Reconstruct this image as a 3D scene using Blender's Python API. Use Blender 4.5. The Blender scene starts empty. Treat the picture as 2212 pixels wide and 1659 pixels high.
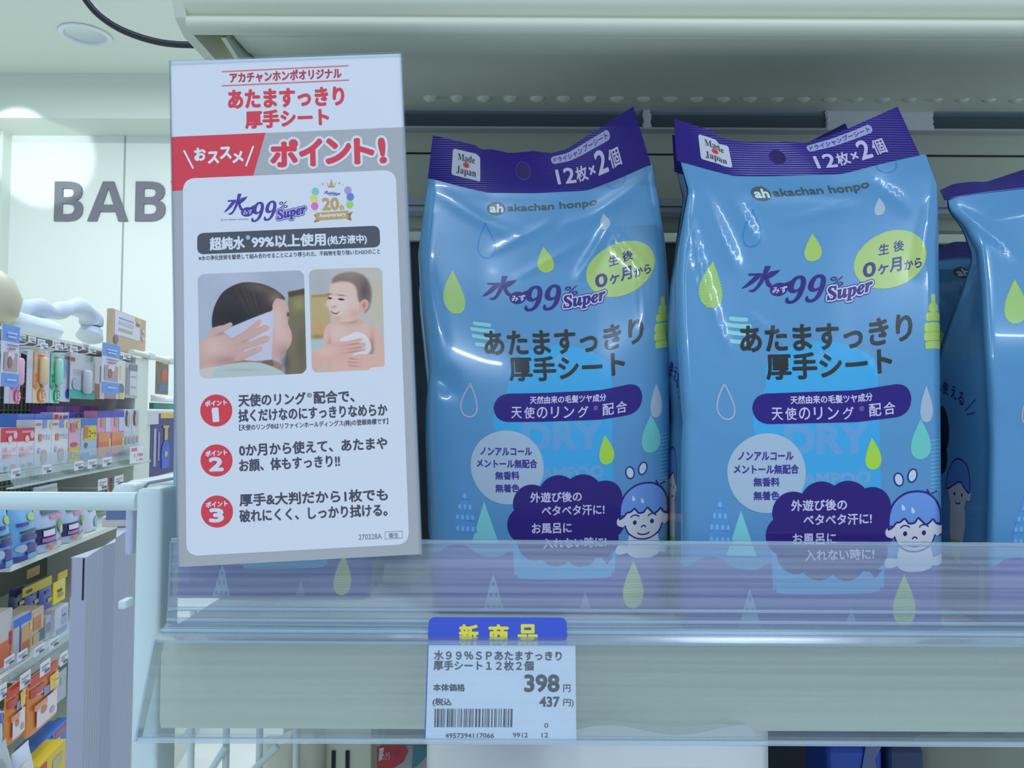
import bpy, math, random
import numpy as np
from mathutils import Vector, Matrix, geometry

C = bpy.context.scene.collection
SC = bpy.context.scene
# ------------------------------------------------------------------ camera
FPX, CX, CY = 1720.0, 1106.0, 829.5
EYE = Vector((0.0, 0.0, 1.35))
cam_data = bpy.data.cameras.new('camera')
cam_data.sensor_width = 36.0
cam_data.lens = 36.0 * FPX / 2212.0
cam_data.clip_start = 0.02
cam = bpy.data.objects.new('camera', cam_data)
C.objects.link(cam)
RC = Matrix.Rotation(math.radians(92.2), 3, 'X') @ Matrix.Rotation(0.005, 3, 'Z')
cam.matrix_world = Matrix.Translation(EYE) @ RC.to_4x4()
SC.camera = cam
# ------------------------------------------------------------------ view, world, lamps
SC.view_settings.view_transform = 'Standard'
SC.view_settings.look = 'None'
SC.view_settings.gamma = 1.0
SC.view_settings.use_curve_mapping = False
SC.view_settings.exposure = -0.12
SC.cycles.use_denoising = True
SC.cycles.max_bounces = 10
SC.cycles.transparent_max_bounces = 24
SC.cycles.sample_clamp_indirect = 4.0
W = bpy.data.worlds.new('shop')
SC.world = W
W.use_nodes = True
W.node_tree.nodes['Background'].inputs[0].default_value = (0.52, 0.645, 0.98, 1)
W.node_tree.nodes['Background'].inputs[1].default_value = 0.80


def area(name, loc, size, power, col=(0.64, 0.775, 1.0), aim=None, spread=180):
    l = bpy.data.lights.new(name, 'AREA')
    l.shape = 'RECTANGLE'
    l.size, l.size_y = size
    l.energy = power
    l.color = col
    l.spread = math.radians(spread)
    o = bpy.data.objects.new(name, l)
    C.objects.link(o)
    o.location = loc
    if aim is not None:
        o.rotation_euler = (Vector(aim) - Vector(loc)).to_track_quat('-Z', 'Y').to_euler()
    return o


# rows of ceiling strip lamps over the aisle behind and beside the viewer
area('ceiling_strip_lamp', (0.9, -1.15, 3.55), (0.6, 0.06), 24)
area('ceiling_strip_lamp', (-0.35, -2.5, 3.55), (0.5, 0.06), 28)
area('ceiling_strip_lamp', (1.9, -2.0, 3.55), (0.9, 0.06), 16)
area('ceiling_strip_lamp', (-1.6, -0.9, 3.55), (0.05, 2.4), 20)
area('ceiling_strip_lamp', (-0.5, 2.4, 3.6), (0.2, 2.2), 36)
area('ceiling_strip_lamp', (-2.2, 3.9, 3.6), (2.6, 0.3), 74, (0.84, 0.93, 1.0))


# ------------------------------------------------------------------ helpers
def ray(px, py):
    return RC @ Vector(((px - CX) / FPX, -(py - CY) / FPX, -1.0))


def P(px, py, Y):
    d = ray(px, py)
    return EYE + d * (Y / d.y)


def hit(px, py, p0, n):
    d = ray(px, py)
    return EYE + d * ((Vector(p0) - EYE).dot(n) / d.dot(n))


def lin(c):
    c = c / 255.0
    return c / 12.92 if c <= 0.04045 else ((c + 0.055) / 1.055) ** 2.4


REF = tuple(lin(c) for c in (190, 206, 236))


def alb(r, g, b, k=1.0):
    return tuple(min(0.93, max(0.006, lin(c) / q * 0.84 * k)) for c, q in zip((r, g, b), REF))


MATS = {}


def mat(name, col, rough=0.5, spec=0.5, metal=0.0, noise=0.0, nscale=30.0, bump=0.0, bscale=200.0, coat=0.0, emit=0.0, trans=0.0):
    if name in MATS:
        return MATS[name]
    m = bpy.data.materials.new(name)
    m.use_nodes = True
    nt = m.node_tree
    b = nt.nodes['Principled BSDF']
    b.inputs['Base Color'].default_value = (*col, 1)
    b.inputs['Roughness'].default_value = rough
    b.inputs['Specular IOR Level'].default_value = spec
    b.inputs['Metallic'].default_value = metal
    b.inputs['Coat Weight'].default_value = coat
    b.inputs['Coat Roughness'].default_value = 0.05
    if emit:
        b.inputs['Emission Color'].default_value = (*col, 1)
        b.inputs['Emission Strength'].default_value = emit
    if noise or bump:
        tc = nt.nodes.new('ShaderNodeTexCoord')
        nz = nt.nodes.new('ShaderNodeTexNoise')
        nz.inputs['Scale'].default_value = nscale
        nz.inputs['Detail'].default_value = 4
        nt.links.new(tc.outputs['Object'], nz.inputs['Vector'])
        if noise:
            mx = nt.nodes.new('ShaderNodeMix')
            mx.data_type = 'RGBA'
            mx.inputs[6].default_value = (*[c * (1 - noise) for c in col], 1)
            mx.inputs[7].default_value = (*[min(1, c * (1 + noise)) for c in col], 1)
            nt.links.new(nz.outputs['Fac'], mx.inputs[0])
            nt.links.new(mx.outputs[2], b.inputs['Base Color'])
        if bump:
            n2 = nt.nodes.new('ShaderNodeTexNoise')
            n2.inputs['Scale'].default_value = bscale
            nt.links.new(tc.outputs['Object'], n2.inputs['Vector'])
            bp = nt.nodes.new('ShaderNodeBump')
            bp.inputs['Strength'].default_value = bump
            bp.inputs['Distance'].default_value = 0.002
            nt.links.new(n2.outputs['Fac'], bp.inputs['Height'])
            nt.links.new(bp.outputs['Normal'], b.inputs['Normal'])
    MATS[name] = m
    return m


def clear_mat(name, haze=0.1, tint=(0.93, 0.97, 1.0), rough=0.08, hazecol=(0.75, 0.82, 0.9), gloss=0.5, streak=False):
    m = bpy.data.materials.new(name)
    m.use_nodes = True
    nt = m.node_tree
    nt.nodes.remove(nt.nodes['Principled BSDF'])
    out = nt.nodes['Material Output']
    tr = nt.nodes.new('ShaderNodeBsdfTransparent')
    tr.inputs[0].default_value = (*tint, 1)
    df = nt.nodes.new('ShaderNodeBsdfDiffuse')
    df.inputs[0].default_value = (*hazecol, 1)
    gl = nt.nodes.new('ShaderNodeBsdfGlossy')
    gl.inputs['Roughness'].default_value = rough
    lw = nt.nodes.new('ShaderNodeLayerWeight')
    lw.inputs['Blend'].default_value = 0.25
    mm = nt.nodes.new('ShaderNodeMath')
    mm.operation = 'MULTIPLY'
    mm.inputs[1].default_value = gloss
    nt.links.new(lw.outputs['Fresnel'], mm.inputs[0])
    m1 = nt.nodes.new('ShaderNodeMixShader')
    m1.inputs[0].default_value = haze
    nt.links.new(tr.outputs[0], m1.inputs[1])
    nt.links.new(df.outputs[0], m1.inputs[2])
    m2 = nt.nodes.new('ShaderNodeMixShader')
    nt.links.new(mm.outputs[0], m2.inputs[0])
    nt.links.new(m1.outputs[0], m2.inputs[1])
    nt.links.new(gl.outputs[0], m2.inputs[2])
    nt.links.new(m2.outputs[0], out.inputs[0])
    if streak:  # fine scuffs running along the extruded plastic
        tc = nt.nodes.new('ShaderNodeTexCoord')
        mp = nt.nodes.new('ShaderNodeMapping')
        mp.inputs['Scale'].default_value = (3.0, 400.0, 400.0)
        nz = nt.nodes.new('ShaderNodeTexNoise')
        nz.inputs['Scale'].default_value = 1.0
        nz.inputs['Detail'].default_value = 3
        nt.links.new(tc.outputs['Object'], mp.inputs[0])
        nt.links.new(mp.outputs[0], nz.inputs['Vector'])
        mr = nt.nodes.new('ShaderNodeMapRange')
        mr.inputs[1].default_value = 0.3
        mr.inputs[2].default_value = 0.7
        mr.inputs[3].default_value = haze * 0.45
        mr.inputs[4].default_value = haze * 1.55
        nt.links.new(nz.outputs['Fac'], mr.inputs[0])
        nt.links.new(mr.outputs[0], m1.inputs[0])
    MATS[name] = m
    return m


def vcol_mat(name, rough=0.4, spec=0.4):
    if name in MATS:
        return MATS[name]
    m = mat(name, (1, 1, 1), rough, spec)
    a = m.node_tree.nodes.new('ShaderNodeVertexColor')
    a.layer_name = 'print'
    m.node_tree.links.new(a.outputs['Color'], m.node_tree.nodes['Principled BSDF'].inputs['Base Color'])
    return m


def link(name, me, parent=None, label=None):
    o = bpy.data.objects.new(name, me)
    C.objects.link(o)
    if parent is not None:
        o.parent = parent
    if label:
        o['label'] = label
    return o


def tag(o, label, cat, group=None):
    o['label'] = label
    o['category'] = cat
    if group:
        o['group'] = group
    return o


def thing(name, label, cat, loc=(0, 0, 0), group=None, rot=None):
    o = bpy.data.objects.new(name, None)
    o.empty_display_size = 0.02
    C.objects.link(o)
    o.location = loc
    if rot is not None:
        o.rotation_euler = rot
    return tag(o, label, cat, group)


class MB:
    """collects polygons; build() links them as one mesh (points are world points, turned local to the parent)"""

    def __init__(s):
        s.v, s.f, s.m = [], [], []

    def add(s, vs, fs, m=0):
        n = len(s.v)
        s.v += [tuple(v) for v in vs]
        s.f += [tuple(i + n for i in f) for f in fs]
        s.m += [m] * len(fs)
        return s

    def box(s, a, b, m=0, bev=0.0, M=None):
        (x0, y0, z0), (x1, y1, z1) = a, b
        x0, x1 = min(x0, x1), max(x0, x1)
        y0, y1 = min(y0, y1), max(y0, y1)
        z0, z1 = min(z0, z1), max(z0, z1)
        e = min(bev, (x1 - x0) * .49, (y1 - y0) * .49, (z1 - z0) * .49)
        if e <= 0:
            vs = [(x, y, z) for z in (z0, z1) for (x, y) in ((x0, y0), (x1, y0), (x1, y1), (x0, y1))]
            fs = [(3, 2, 1, 0), (4, 5, 6, 7), (0, 1, 5, 4), (1, 2, 6, 5), (2, 3, 7, 6), (3, 0, 4, 7)]
        else:
            vs, fs = [], []
            n = 3
            pr = []
            for cx_, cy_, a0 in ((x1 - e, y1 - e, 0), (x0 + e, y1 - e, 90), (x0 + e, y0 + e, 180), (x1 - e, y0 + e, 270)):
                for k in range(n + 1):
                    t = math.radians(a0 + 90 * k / n)
                    pr.append((cx_, cy_, math.cos(t), math.sin(t)))
            L = len(pr)
            for (zz, ee) in ((z0, 0.0), (z0 + e * .3, e * .7), (z0 + e, e), (z1 - e, e), (z1 - e * .3, e * .7), (z1, 0.0)):
                for (cx_, cy_, ca, sa) in pr:
                    vs.append((cx_ + ca * ee, cy_ + sa * ee, zz))
            for r in range(5):
                for k in range(L):
                    fs.append((r * L + k, r * L + (k + 1) % L, (r + 1) * L + (k + 1) % L, (r + 1) * L + k))
            fs.append(tuple(range(L - 1, -1, -1)))
            fs.append(tuple(range(5 * L, 6 * L)))
        if M is not None:
            vs = [M @ Vector(v) for v in vs]
        return s.add(vs, fs, m)

    def tube(s, path, r, m=0, n=10, closed=False):
        path = [Vector(p) for p in path]
        rs = r if isinstance(r, (list, tuple)) else [r] * len(path)
        vs, fs = [], []
        L = len(path)
        up = Vector((0.13, 0.21, 0.97))
        for i, p in enumerate(path):
            if closed:
                t = path[(i + 1) % L] - path[i - 1]
            else:
                t = path[min(i + 1, L - 1)] - path[max(i - 1, 0)]
            t.normalize()
            a = t.cross(up)
            if a.length < .05:
                a = t.cross(Vector((1, 0, 0)))
            a.normalize()
            b = a.cross(t)
            for k in range(n):
                th = 2 * math.pi * k / n
                vs.append(p + (a * math.cos(th) + b * math.sin(th)) * rs[i])
        for i in range(L if closed else L - 1):
            j = (i + 1) % L
            for k in range(n):
                fs.append((i * n + k, i * n + (k + 1) % n, j * n + (k + 1) % n, j * n + k))
        if not closed:
            fs.append(tuple(range(n - 1, -1, -1)))
            fs.append(tuple(range((L - 1) * n, L * n)))
        return s.add(vs, fs, m)

    def prism(s, poly, ax0, ax1, m=0, fn=None):
        """poly: closed outline (a,b); extruded from ax0 to ax1; fn(a,b,t)->point"""
        n = len(poly)
        vs = [fn(a, b, ax0) for a, b in poly] + [fn(a, b, ax1) for a, b in poly]
        tri = geometry.tessellate_polygon([[Vector((a, b, 0)) for a, b in poly]])
        fs = [tuple(t) for t in tri] + [tuple(n + i for i in reversed(t)) for t in tri]
        for k in range(n):
            fs.append((k, (k + 1) % n, n + (k + 1) % n, n + k))
        return s.add(vs, fs, m)

    def lathe(s, prof, c, m=0, n=24, M=None):
        vs, fs = [], []
        for (r, z) in prof:
            for k in range(n):
                t = 2 * math.pi * k / n
                v = Vector((r * math.cos(t), r * math.sin(t), z))
                vs.append((M @ v if M is not None else v) + Vector(c))
        for i in range(len(prof) - 1):
            for k in range(n):
                fs.append((i * n + k, i * n + (k + 1) % n, (i + 1) * n + (k + 1) % n, (i + 1) * n + k))
        fs.append(tuple(range(n - 1, -1, -1)))
        fs.append(tuple(range((len(prof) - 1) * n, len(prof) * n)))
        return s.add(vs, fs, m)

    def build(s, name, mats, parent=None, smooth=False, label=None, origin=None):
        o0 = Vector(parent.location) if parent is not None and origin is None else Vector(origin or (0, 0, 0))
        if parent is not None and parent.parent is not None and origin is None:
            o0 = Vector(parent.parent.location) + Vector(parent.location)
        me = bpy.data.meshes.new(name)
        me.from_pydata([tuple(Vector(v) - o0) for v in s.v], [], s.f)
        for mm in (mats if isinstance(mats, (list, tuple)) else [mats]):
            me.materials.append(mm)
        me.polygons.foreach_set('material_index', s.m)
        if smooth:
            me.polygons.foreach_set('use_smooth', [True] * len(me.polygons))
            try:
                me.set_sharp_from_angle(angle=math.radians(50))
            except Exception:
                pass
        me.update()
        o = link(name, me, parent, label)
        if parent is None and origin is not None:
            o.location = origin
        return o


# ------------------------------------------------------------------ lettering and printed shapes
_TX = {}


def glyphs(s):
    """filled outlines of a line of lettering as triangles, its ink box scaled to the unit square"""
    if s in _TX:
        return _TX[s]
    cu = bpy.data.curves.new('lettering', 'FONT')
    cu.body = s
    cu.resolution_u = 3
    o = bpy.data.objects.new('lettering', cu)
    C.objects.link(o)
    bpy.context.view_layer.update()
    me = bpy.data.meshes.new_from_object(o.evaluated_get(bpy.context.evaluated_depsgraph_get()))
    co = np.empty(len(me.vertices) * 3)
    me.vertices.foreach_get('co', co)
    co = co.reshape(-1, 3)[:, :2]
    me.calc_loop_triangles()
    t = np.empty(len(me.loop_triangles) * 3, dtype=np.int32)
    me.loop_triangles.foreach_get('vertices', t)
    tri = co[t.reshape(-1, 3)]
    used = tri.reshape(-1, 2)
    a, b = used.min(0), used.max(0)
    tri = (tri - a) / (b - a)
    bpy.data.objects.remove(o)
    bpy.data.meshes.remove(me)
    bpy.data.curves.remove(cu)
    _TX[s] = tri
    return tri


def smooth_poly(pts, k=6, closed=True):
    pts = [np.array(p, float) for p in pts]
    n = len(pts)
    out = []
    for i in range(n if closed else n - 1):
        g = (lambda j: pts[j % n]) if closed else (lambda j: pts[min(max(j, 0), n - 1)])
        p0, p1, p2, p3 = g(i - 1), g(i), g(i + 1), g(i + 2)
        for q in range(k):
            t = q / k
            out.append(0.5 * ((2 * p1) + (-p0 + p2) * t + (2 * p0 - 5 * p1 + 4 * p2 - p3) * t * t + (-p0 + 3 * p1 - 3 * p2 + p3) * t ** 3))
    if not closed:
        out.append(pts[-1])
    return out


class Art:
    """a print: triangles in a flat drawing space with a colour index and a layer"""

    def __init__(s):
        s.t, s.c, s.l, s.cols = [], [], [], []

    def ci(s, col):
        if col not in s.cols:
            s.cols.append(col)
        return s.cols.index(col)

    def put(s, tri, col, layer):
        tri = np.asarray(tri, float).reshape(-1, 3, 2)
        s.t.append(tri)
        s.c.append(np.full(len(tri), s.ci(col)))
        s.l.append(np.full(len(tri), float(layer)))

    def text(s, body, L, R, h, col, layer=5, bold=0.0, n=6, shear=0.0):
        g = glyphs(body)
        L, R = np.array(L, float), np.array(R, float)
        d = R - L
        nn = np.array((d[1], -d[0])) / np.hypot(*d)
        x = g[..., 0:1] + shear * (g[..., 1:2] - .5) * h / np.hypot(*d)
        pts = L + x * d + (g[..., 1:2] - .5) * h * nn
        if bold <= 0:
            s.put(pts, col, layer)
        else:
            for k in range(n):
                a = 2 * math.pi * k / n
                s.put(pts + np.array((math.cos(a), math.sin(a))) * bold, col, layer + k * 0.02)

    def poly(s, pts, col, layer=1):
        tri = geometry.tessellate_polygon([[Vector((p[0], p[1], 0)) for p in pts]])
        p = np.array([(q[0], q[1]) for q in pts], float)
        s.put(p[np.array(tri)], col, layer)

    def ell(s, c, rx, ry, col, layer=1, rot=0.0, n=40):
        a = np.linspace(0, 2 * math.pi, n, endpoint=False)
        x, y = rx * np.cos(a), ry * np.sin(a)
        cr, sr = math.cos(rot), math.sin(rot)
        s.poly(list(zip(c[0] + x * cr - y * sr, c[1] + x * sr + y * cr)), col, layer)

    def quadr(s, q, r, col, layer=1):
        s.poly(round_quad(q, r), col, layer)

    def dropshape(s, c, w, h, tilt=0.0):
        out = []
        for k in range(36):
            a = 2 * math.pi * k / 36
            x = math.sin(a) * (math.sin(a / 2) ** 1.3) * w / 2 * 1.12
            y = -math.cos(a) * h / 2
            out.append((c[0] + x * math.cos(tilt) - y * math.sin(tilt), c[1] + x * math.sin(tilt) + y * math.cos(tilt)))
        return out

    def drop(s, c, w, h, col, layer=1, tilt=0.0, line=0.0):
        pts = s.dropshape(c, w, h, tilt)
        if line:
            s.stroke(pts, line, col, layer, True)
        else:
            s.poly(pts, col, layer)

    def stroke(s, pts, w, col, layer=2, closed=False, cap=True):
        pts = [np.array(p, float) for p in pts]
        n = len(pts)
        for i in range(n if closed else n - 1):
            a, b = pts[i], pts[(i + 1) % n]
            d = b - a
            ln = np.hypot(*d)
            if ln < 1e-6:
                continue
            q = np.array((-d[1], d[0])) / ln * w / 2
            s.put([[a + q, a - q, b - q], [a + q, b - q, b + q]], col, layer + .01 * (i % 3))
        if cap:
            for i, p in enumerate(pts):
                if closed or n < 12 or i in (0, n - 1):
                    k = np.linspace(0, 2 * math.pi, 8, endpoint=False)
                    c = [(p[0] + w / 2 * math.cos(t), p[1] + w / 2 * math.sin(t)) for t in k]
                    s.put([[c[0], c[j], c[j + 1]] for j in range(1, 7)], col, layer + .035)

    def soup(s):
        return np.concatenate(s.t), np.concatenate(s.c), np.concatenate(s.l)


def round_quad(q, r, n=5):
    q = [np.array(p, float) for p in q]
    out = []
    for i in range(4):
        p, a, b = q[i], q[i - 1], q[(i + 1) % 4]
        da, db = (a - p) / np.hypot(*(a - p)), (b - p) / np.hypot(*(b - p))
        A, B = p + da * r, p + db * r
        for k in range(n + 1):
            t = k / n
            out.append((1 - t) ** 2 * A + 2 * t * (1 - t) * (p + (A + B - 2 * p) * .08) + t * t * B)
    return out


def cut(tri, attrs, axis, c):
    d = tri[:, :, axis] - c
    sd = d >= 0
    k = sd.sum(1)
    st = (k == 1) | (k == 2)
    if not st.any():
        return tri, attrs
    T, D, S, K = tri[st], d[st], sd[st], k[st]
    lone = np.where(K == 1, S.argmax(1), S.argmin(1))
    idx = (lone[:, None] + np.arange(3)) % 3
    r = np.arange(len(T))[:, None]
    T, D = T[r, idx], D[r, idx]
    A, B, Cc = T[:, 0], T[:, 1], T[:, 2]
    ab = A + (B - A) * (D[:, 0] / (D[:, 0] - D[:, 1]))[:, None]
    ac = A + (Cc - A) * (D[:, 0] / (D[:, 0] - D[:, 2]))[:, None]
    new = np.concatenate([np.stack(x, 1) for x in ((A, ab, ac), (ab, B, Cc), (ab, Cc, ac))])
    out = np.concatenate([tri[~st], new])
    at = [np.concatenate([a[~st], np.tile(a[st], 3)]) for a in attrs]
    e1, e2 = out[:, 1] - out[:, 0], out[:, 2] - out[:, 0]
    ok = np.abs(e1[:, 0] * e2[:, 1] - e1[:, 1] * e2[:, 0]) > 1e-7
    return out[ok], [a[ok] for a in at]


def mesh_soup(name, pts, nrm, cidx, mats, base=None):
    """pts (N,3) vertices of loose triangles, nrm their normals; base = (verts, faces, normals, material index) first"""
    me = bpy.data.meshes.new(name)
    nb = 0
    if pts is not None and len(pts):  # wind every triangle outwards
        q = pts.reshape(-1, 3, 3)
        g = np.cross(q[:, 1] - q[:, 0], q[:, 2] - q[:, 0])
        fl = (g * nrm.reshape(-1, 3, 3)[:, 0]).sum(1) < 0
        q = q.copy(); n3 = nrm.reshape(-1, 3, 3).copy()
        q[fl] = q[fl][:, ::-1]; n3[fl] = n3[fl][:, ::-1]
        pts, nrm = q.reshape(-1, 3), n3.reshape(-1, 3)
    V, N, F, MI, SZ = [], [], [], [], []
    if base is not None:
        bv, bf, bn, bm = base
        V.append(bv); N.append(bn)
        F.append(np.concatenate([np.asarray(f) for f in bf])); SZ.append(np.array([len(f) for f in bf])); MI.append(np.asarray(bm))
        nb = len(bv)
    if pts is not None and len(pts):
        V.append(pts); N.append(nrm)
        F.append(np.arange(len(pts)) + nb); SZ.append(np.full(len(pts) // 3, 3)); MI.append(cidx)
    V, N, F, MI, SZ = (np.concatenate(x) for x in (V, N, F, MI, SZ))
    me.vertices.add(len(V)); me.vertices.foreach_set('co', V.ravel().astype(np.float32))
    me.loops.add(len(F)); me.loops.foreach_set('vertex_index', F.astype(np.int32))
    me.polygons.add(len(SZ))
    me.polygons.foreach_set('loop_start', (np.cumsum(SZ) - SZ).astype(np.int32))
    me.polygons.foreach_set('material_index', MI.astype(np.int32))
    me.polygons.foreach_set('use_smooth', np.ones(len(SZ), dtype=bool))
    for m in mats:
        me.materials.append(m)
    me.update(calc_edges=True)
    me.validate()
    me.normals_split_custom_set_from_vertices([tuple(n) for n in N])
    return me


class Frame:
    """a flat place for prints: u to the right, v up, n outwards"""

    def __init__(s, o, u, v):
        s.o, s.u, s.v = Vector(o), Vector(u), Vector(v)
        s.n = s.u.cross(s.v).normalized()

    def at(s, a, b, h=0.0):
        return s.o + s.u * a + s.v * b + s.n * h


def print_on(frame, art, mats, step=0.00006):
    """flat art (a right, b up in the frame's units) to loose triangles"""
    t, c, l = art.soup()
    p = t.reshape(-1, 2)
    o, u, v, n = (np.array(x) for x in (frame.o, frame.u, frame.v, frame.n))
    q = o + p[:, :1] * u + p[:, 1:] * v + np.repeat(l, 3)[:, None] * step * n
    # keep every triangle facing outwards
    return q, np.tile(n, (len(q), 1)), c


# ------------------------------------------------------------------ the shop's shell
CEIL = P(180, 158, 5.4).z


def structure(name, mb, m):
    o = mb.build(name, m)
    o['kind'] = 'structure'
    return o


M_wall = mat('wall paint', (0.86, 0.90, 0.84), 0.75, 0.3, noise=0.02, nscale=3)
M_ceil = mat('ceiling paint', (0.80, 0.86, 0.76), 0.8, 0.2)
M_beam = mat('beam paint', (0.74, 0.81, 0.72), 0.75, 0.3)
M_floor = mat('floor vinyl', (0.80, 0.80, 0.74), 0.25, 0.5, noise=0.08, nscale=4)
M_joint = mat('wall joint', (0.42, 0.46, 0.44), 0.8)
XW0, XW1, YW = -4.6, 4.6, 5.75
structure('floor', MB().box((XW0, -4.5, -0.05), (XW1, YW + .1, 0)), M_floor)
structure('ceiling', MB().box((XW0, -4.5, CEIL), (XW1, YW + .1, CEIL + .1)), M_ceil)
structure('wall_left', MB().box((XW0 - .1, -4.5, 0), (XW0, YW + .1, CEIL)), M_wall)
structure('wall_back', MB().box((XW0, YW, 0), (XW1, YW + .1, CEIL)), M_wall)
zb = P(180, 255, 5.4).z
structure('trim_1', MB().box((XW0, 5.4, zb), (XW1, YW, CEIL)), M_beam)
for i, px in enumerate((266,)):
    q = P(px, 480, YW - .002)
    structure('trim_2', MB().box((q.x - .006, YW - .003, 0), (q.x + .006, YW, zb)), M_joint)
q = P(9, 480, YW - .06)
structure('trim_3', MB().box((q.x - .5, YW - .10, 0), (q.x, YW, zb)), M_beam)

# wall lettering
M_letter = mat('grey letter face', (0.20, 0.20, 0.235), 0.5)
ws = thing('wall_sign', 'large grey capital letters on the white back wall', 'sign', P(250, 435, YW))
for ch, (xa, xb) in zip('BABY', ((116, 180), (188, 278), (291, 358), (366, 452))):
    g = glyphs({'B': '𝗕', 'A': '𝗔', 'Y': '𝗬'}[ch])
    A, B_ = P(xa, 477, YW - .012), P(xb, 392, YW - .012)
    pts = g.reshape(-1, 2)
    mb = MB()
    fr = [(A.x + p[0] * (B_.x - A.x), A.y, A.z + p[1] * (B_.z - A.z)) for p in pts]
    n = len(fr)
    mb.add(fr, [(k, k + 1, k + 2) for k in range(0, n, 3)])
    bk = [(x, YW - .0005, z) for x, y, z in fr]
    # side walls along the outline: edges used by a single triangle
    key = lambda p: (round(p[0], 6), round(p[2], 6))
    cnt = {}
    for k in range(0, n, 3):
        for a, b in ((k, k + 1), (k + 1, k + 2), (k + 2, k)):
            e = tuple(sorted((key(fr[a]), key(fr[b]))))
            cnt.setdefault(e, []).append((a, b))
    for e, l in cnt.items():
        if len(l) == 1:
            a, b = l[0]
            mb.add([fr[a], fr[b], bk[b], bk[a]], [(0, 1, 2, 3)])
    mb.build('letter', M_letter, ws)

# ceiling downlight
dl_c = hit(185, 74, (0, 0, CEIL), Vector((0, 0, 1)))
dl = thing('downlight', 'round recessed downlight in the white ceiling', 'ceiling light', dl_c)
MB().lathe([(.15, -.002), (.15, -.012), (.125, -.016), (.115, -.004), (.115, 0.0)], dl_c, n=32).build('trim_ring', mat('lamp trim', (0.82, 0.86, 0.88), 0.35), dl, True)
MB().lathe([(.112, -.003), (.06, -.001), (.001, -.0005)], dl_c, n=32).build('reflector', mat('lamp reflector', (0.62, 0.68, 0.72), 0.2, metal=0.6), dl, True)
# lamp that washes the beam at the left edge of the view
q = P(40, 250, 5.38)
sp = bpy.data.lights.new('wall_washer_lamp', 'SPOT')
sp.energy = 22
sp.spot_size = math.radians(42)
sp.spot_blend = 0.25
sp.shadow_soft_size = 0.02
sp.color = (0.85, 0.97, 1.0)
so = bpy.data.objects.new('wall_washer_lamp', sp)
C.objects.link(so)
so.location = (q.x - .02, 4.75, q.z - .16)
so.rotation_euler = (Vector((q.x - .02, 5.4, q.z - .17)) - Vector(so.location)).to_track_quat('-Z', 'Y').to_euler()

# ------------------------------------------------------------------ the shelf unit in front
M_cream = mat('cream powder coat', (0.80, 0.83, 0.62), 0.38, 0.45, bump=0.03, bscale=900)
M_olive = mat('panel enamel', (0.66, 0.70, 0.52), 0.45, 0.4, bump=0.02, bscale=700)
M_dark = mat('dark label strip', (0.085, 0.115, 0.135), 0.3, 0.5)
M_black = mat('black gap', (0.01, 0.012, 0.015), 0.6)
M_tape = mat('torn paper tape', (0.88, 0.90, 0.90), 0.7, bump=0.3, bscale=300)
M_white = mat('white powder coat', (0.80, 0.86, 0.84), 0.35, 0.45)
M_strip = mat('grey plastic strip', (0.55, 0.6, 0.62), 0.4)
XR = 0.52
YB = 0.592

fr_ = thing('gondola', 'cream metal frame and back panel behind the blue pouches', 'shelf unit', (0.15, YB, 0))
zt = 1.35 + .34
zp0, zp1 = P(1400, 495, YB).z, P(1400, 232, YB).z
MB().box((-.168, YB, zp0), (XR, YB + .012, zt)).build('back_panel', M_olive, fr_)
z1, z0 = P(1500, 226, YB - .004).z, P(1500, 282, YB - .004).z
MB().box((-.16, YB - .005, z0), (XR, YB - .0005, z1)).build('label_strip', M_dark, fr_)
MB().box((-.16, YB - .009, z0 - .001), (XR, YB - .0005, z0 + .0006)).build('strip_edge', mat('strip edge', (0.6, 0.63, 0.62), 0.3), fr_)
rnd = random.Random(4)
for xa, xb in ((1387, 1406), (1762, 1778), (1781, 2012)):
    A, B_ = P(xa, 290, YB - .0055), P(xb, 238, YB - .0055)
    zt0, zt1 = (z0, z1) if xb - xa < 60 else (z0 - .0008, z1 - .002)
    if xb - xa < 30 and xa > 1700:
        continue
    pl, pr = [], []
    for k in range(13):
        t = k / 12
        pl.append((A.x + rnd.uniform(0, .0014), zt0 + (zt1 - zt0) * t))
        pr.append((B_.x - rnd.uniform(0, .0014), zt0 + (zt1 - zt0) * t))
    MB().prism(pl + pr[::-1], YB - .0056, YB - .0093, fn=lambda a, b, t: (a, t, b)).build('tape', M_tape, fr_)
zz = P(1400, 334, YB).z
MB().box((-.16, YB - .0008, zz - .0006), (XR, YB, zz + .0006)).build('panel_seam', M_black, fr_)
za, zb_ = P(1400, 462, YB - .01).z, P(1400, 428, YB - .01).z
MB().box((-.16, YB - .012, za), (XR, YB, zb_), bev=.001).box((-.16, YB - .0145, za), (XR, YB - .012, za + .003)).box((-.16, YB - .0145, (za + zb_) / 2 - .001), (XR, YB - .012, (za + zb_) / 2 + .001)).build('plastic_rail', M_strip, fr_)
MB().box((-.168, YB + .05, 0.2), (XR, YB + .06, zp0 + .02)).build('dark_gap_panel', mat('dark gap panel', (0.035, 0.045, 0.06), 0.6), fr_)  # near-black sheet; the darkness of the open gap is put into its colour
zw0, zw1 = P(1400, 522, YB + .045).z, P(1400, 496, YB + .045).z
MB().box((-.16, YB + .044, zw0), (XR, YB + .05, zw1 + .01)).build('label_rail', mat('white label rail', (0.75, 0.8, 0.84), 0.5), fr_)
# uprights down to the floor
for xx in (-.168, .56):
    MB().box((xx, YB + .062, 0), (xx + .03, YB + .10, zt)).build('upright', M_cream, fr_)
MB().box((-.166, YB, 1.0), (.05, YB + .010, 1.2225)).build('lower_panel', mat('lower panel', (.66, .70, .60), .5), fr_)
MB().box((-.166, YB + .013, 0), (.559, YB + .10, .10), bev=.004).build('base', M_cream, fr_)

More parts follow.
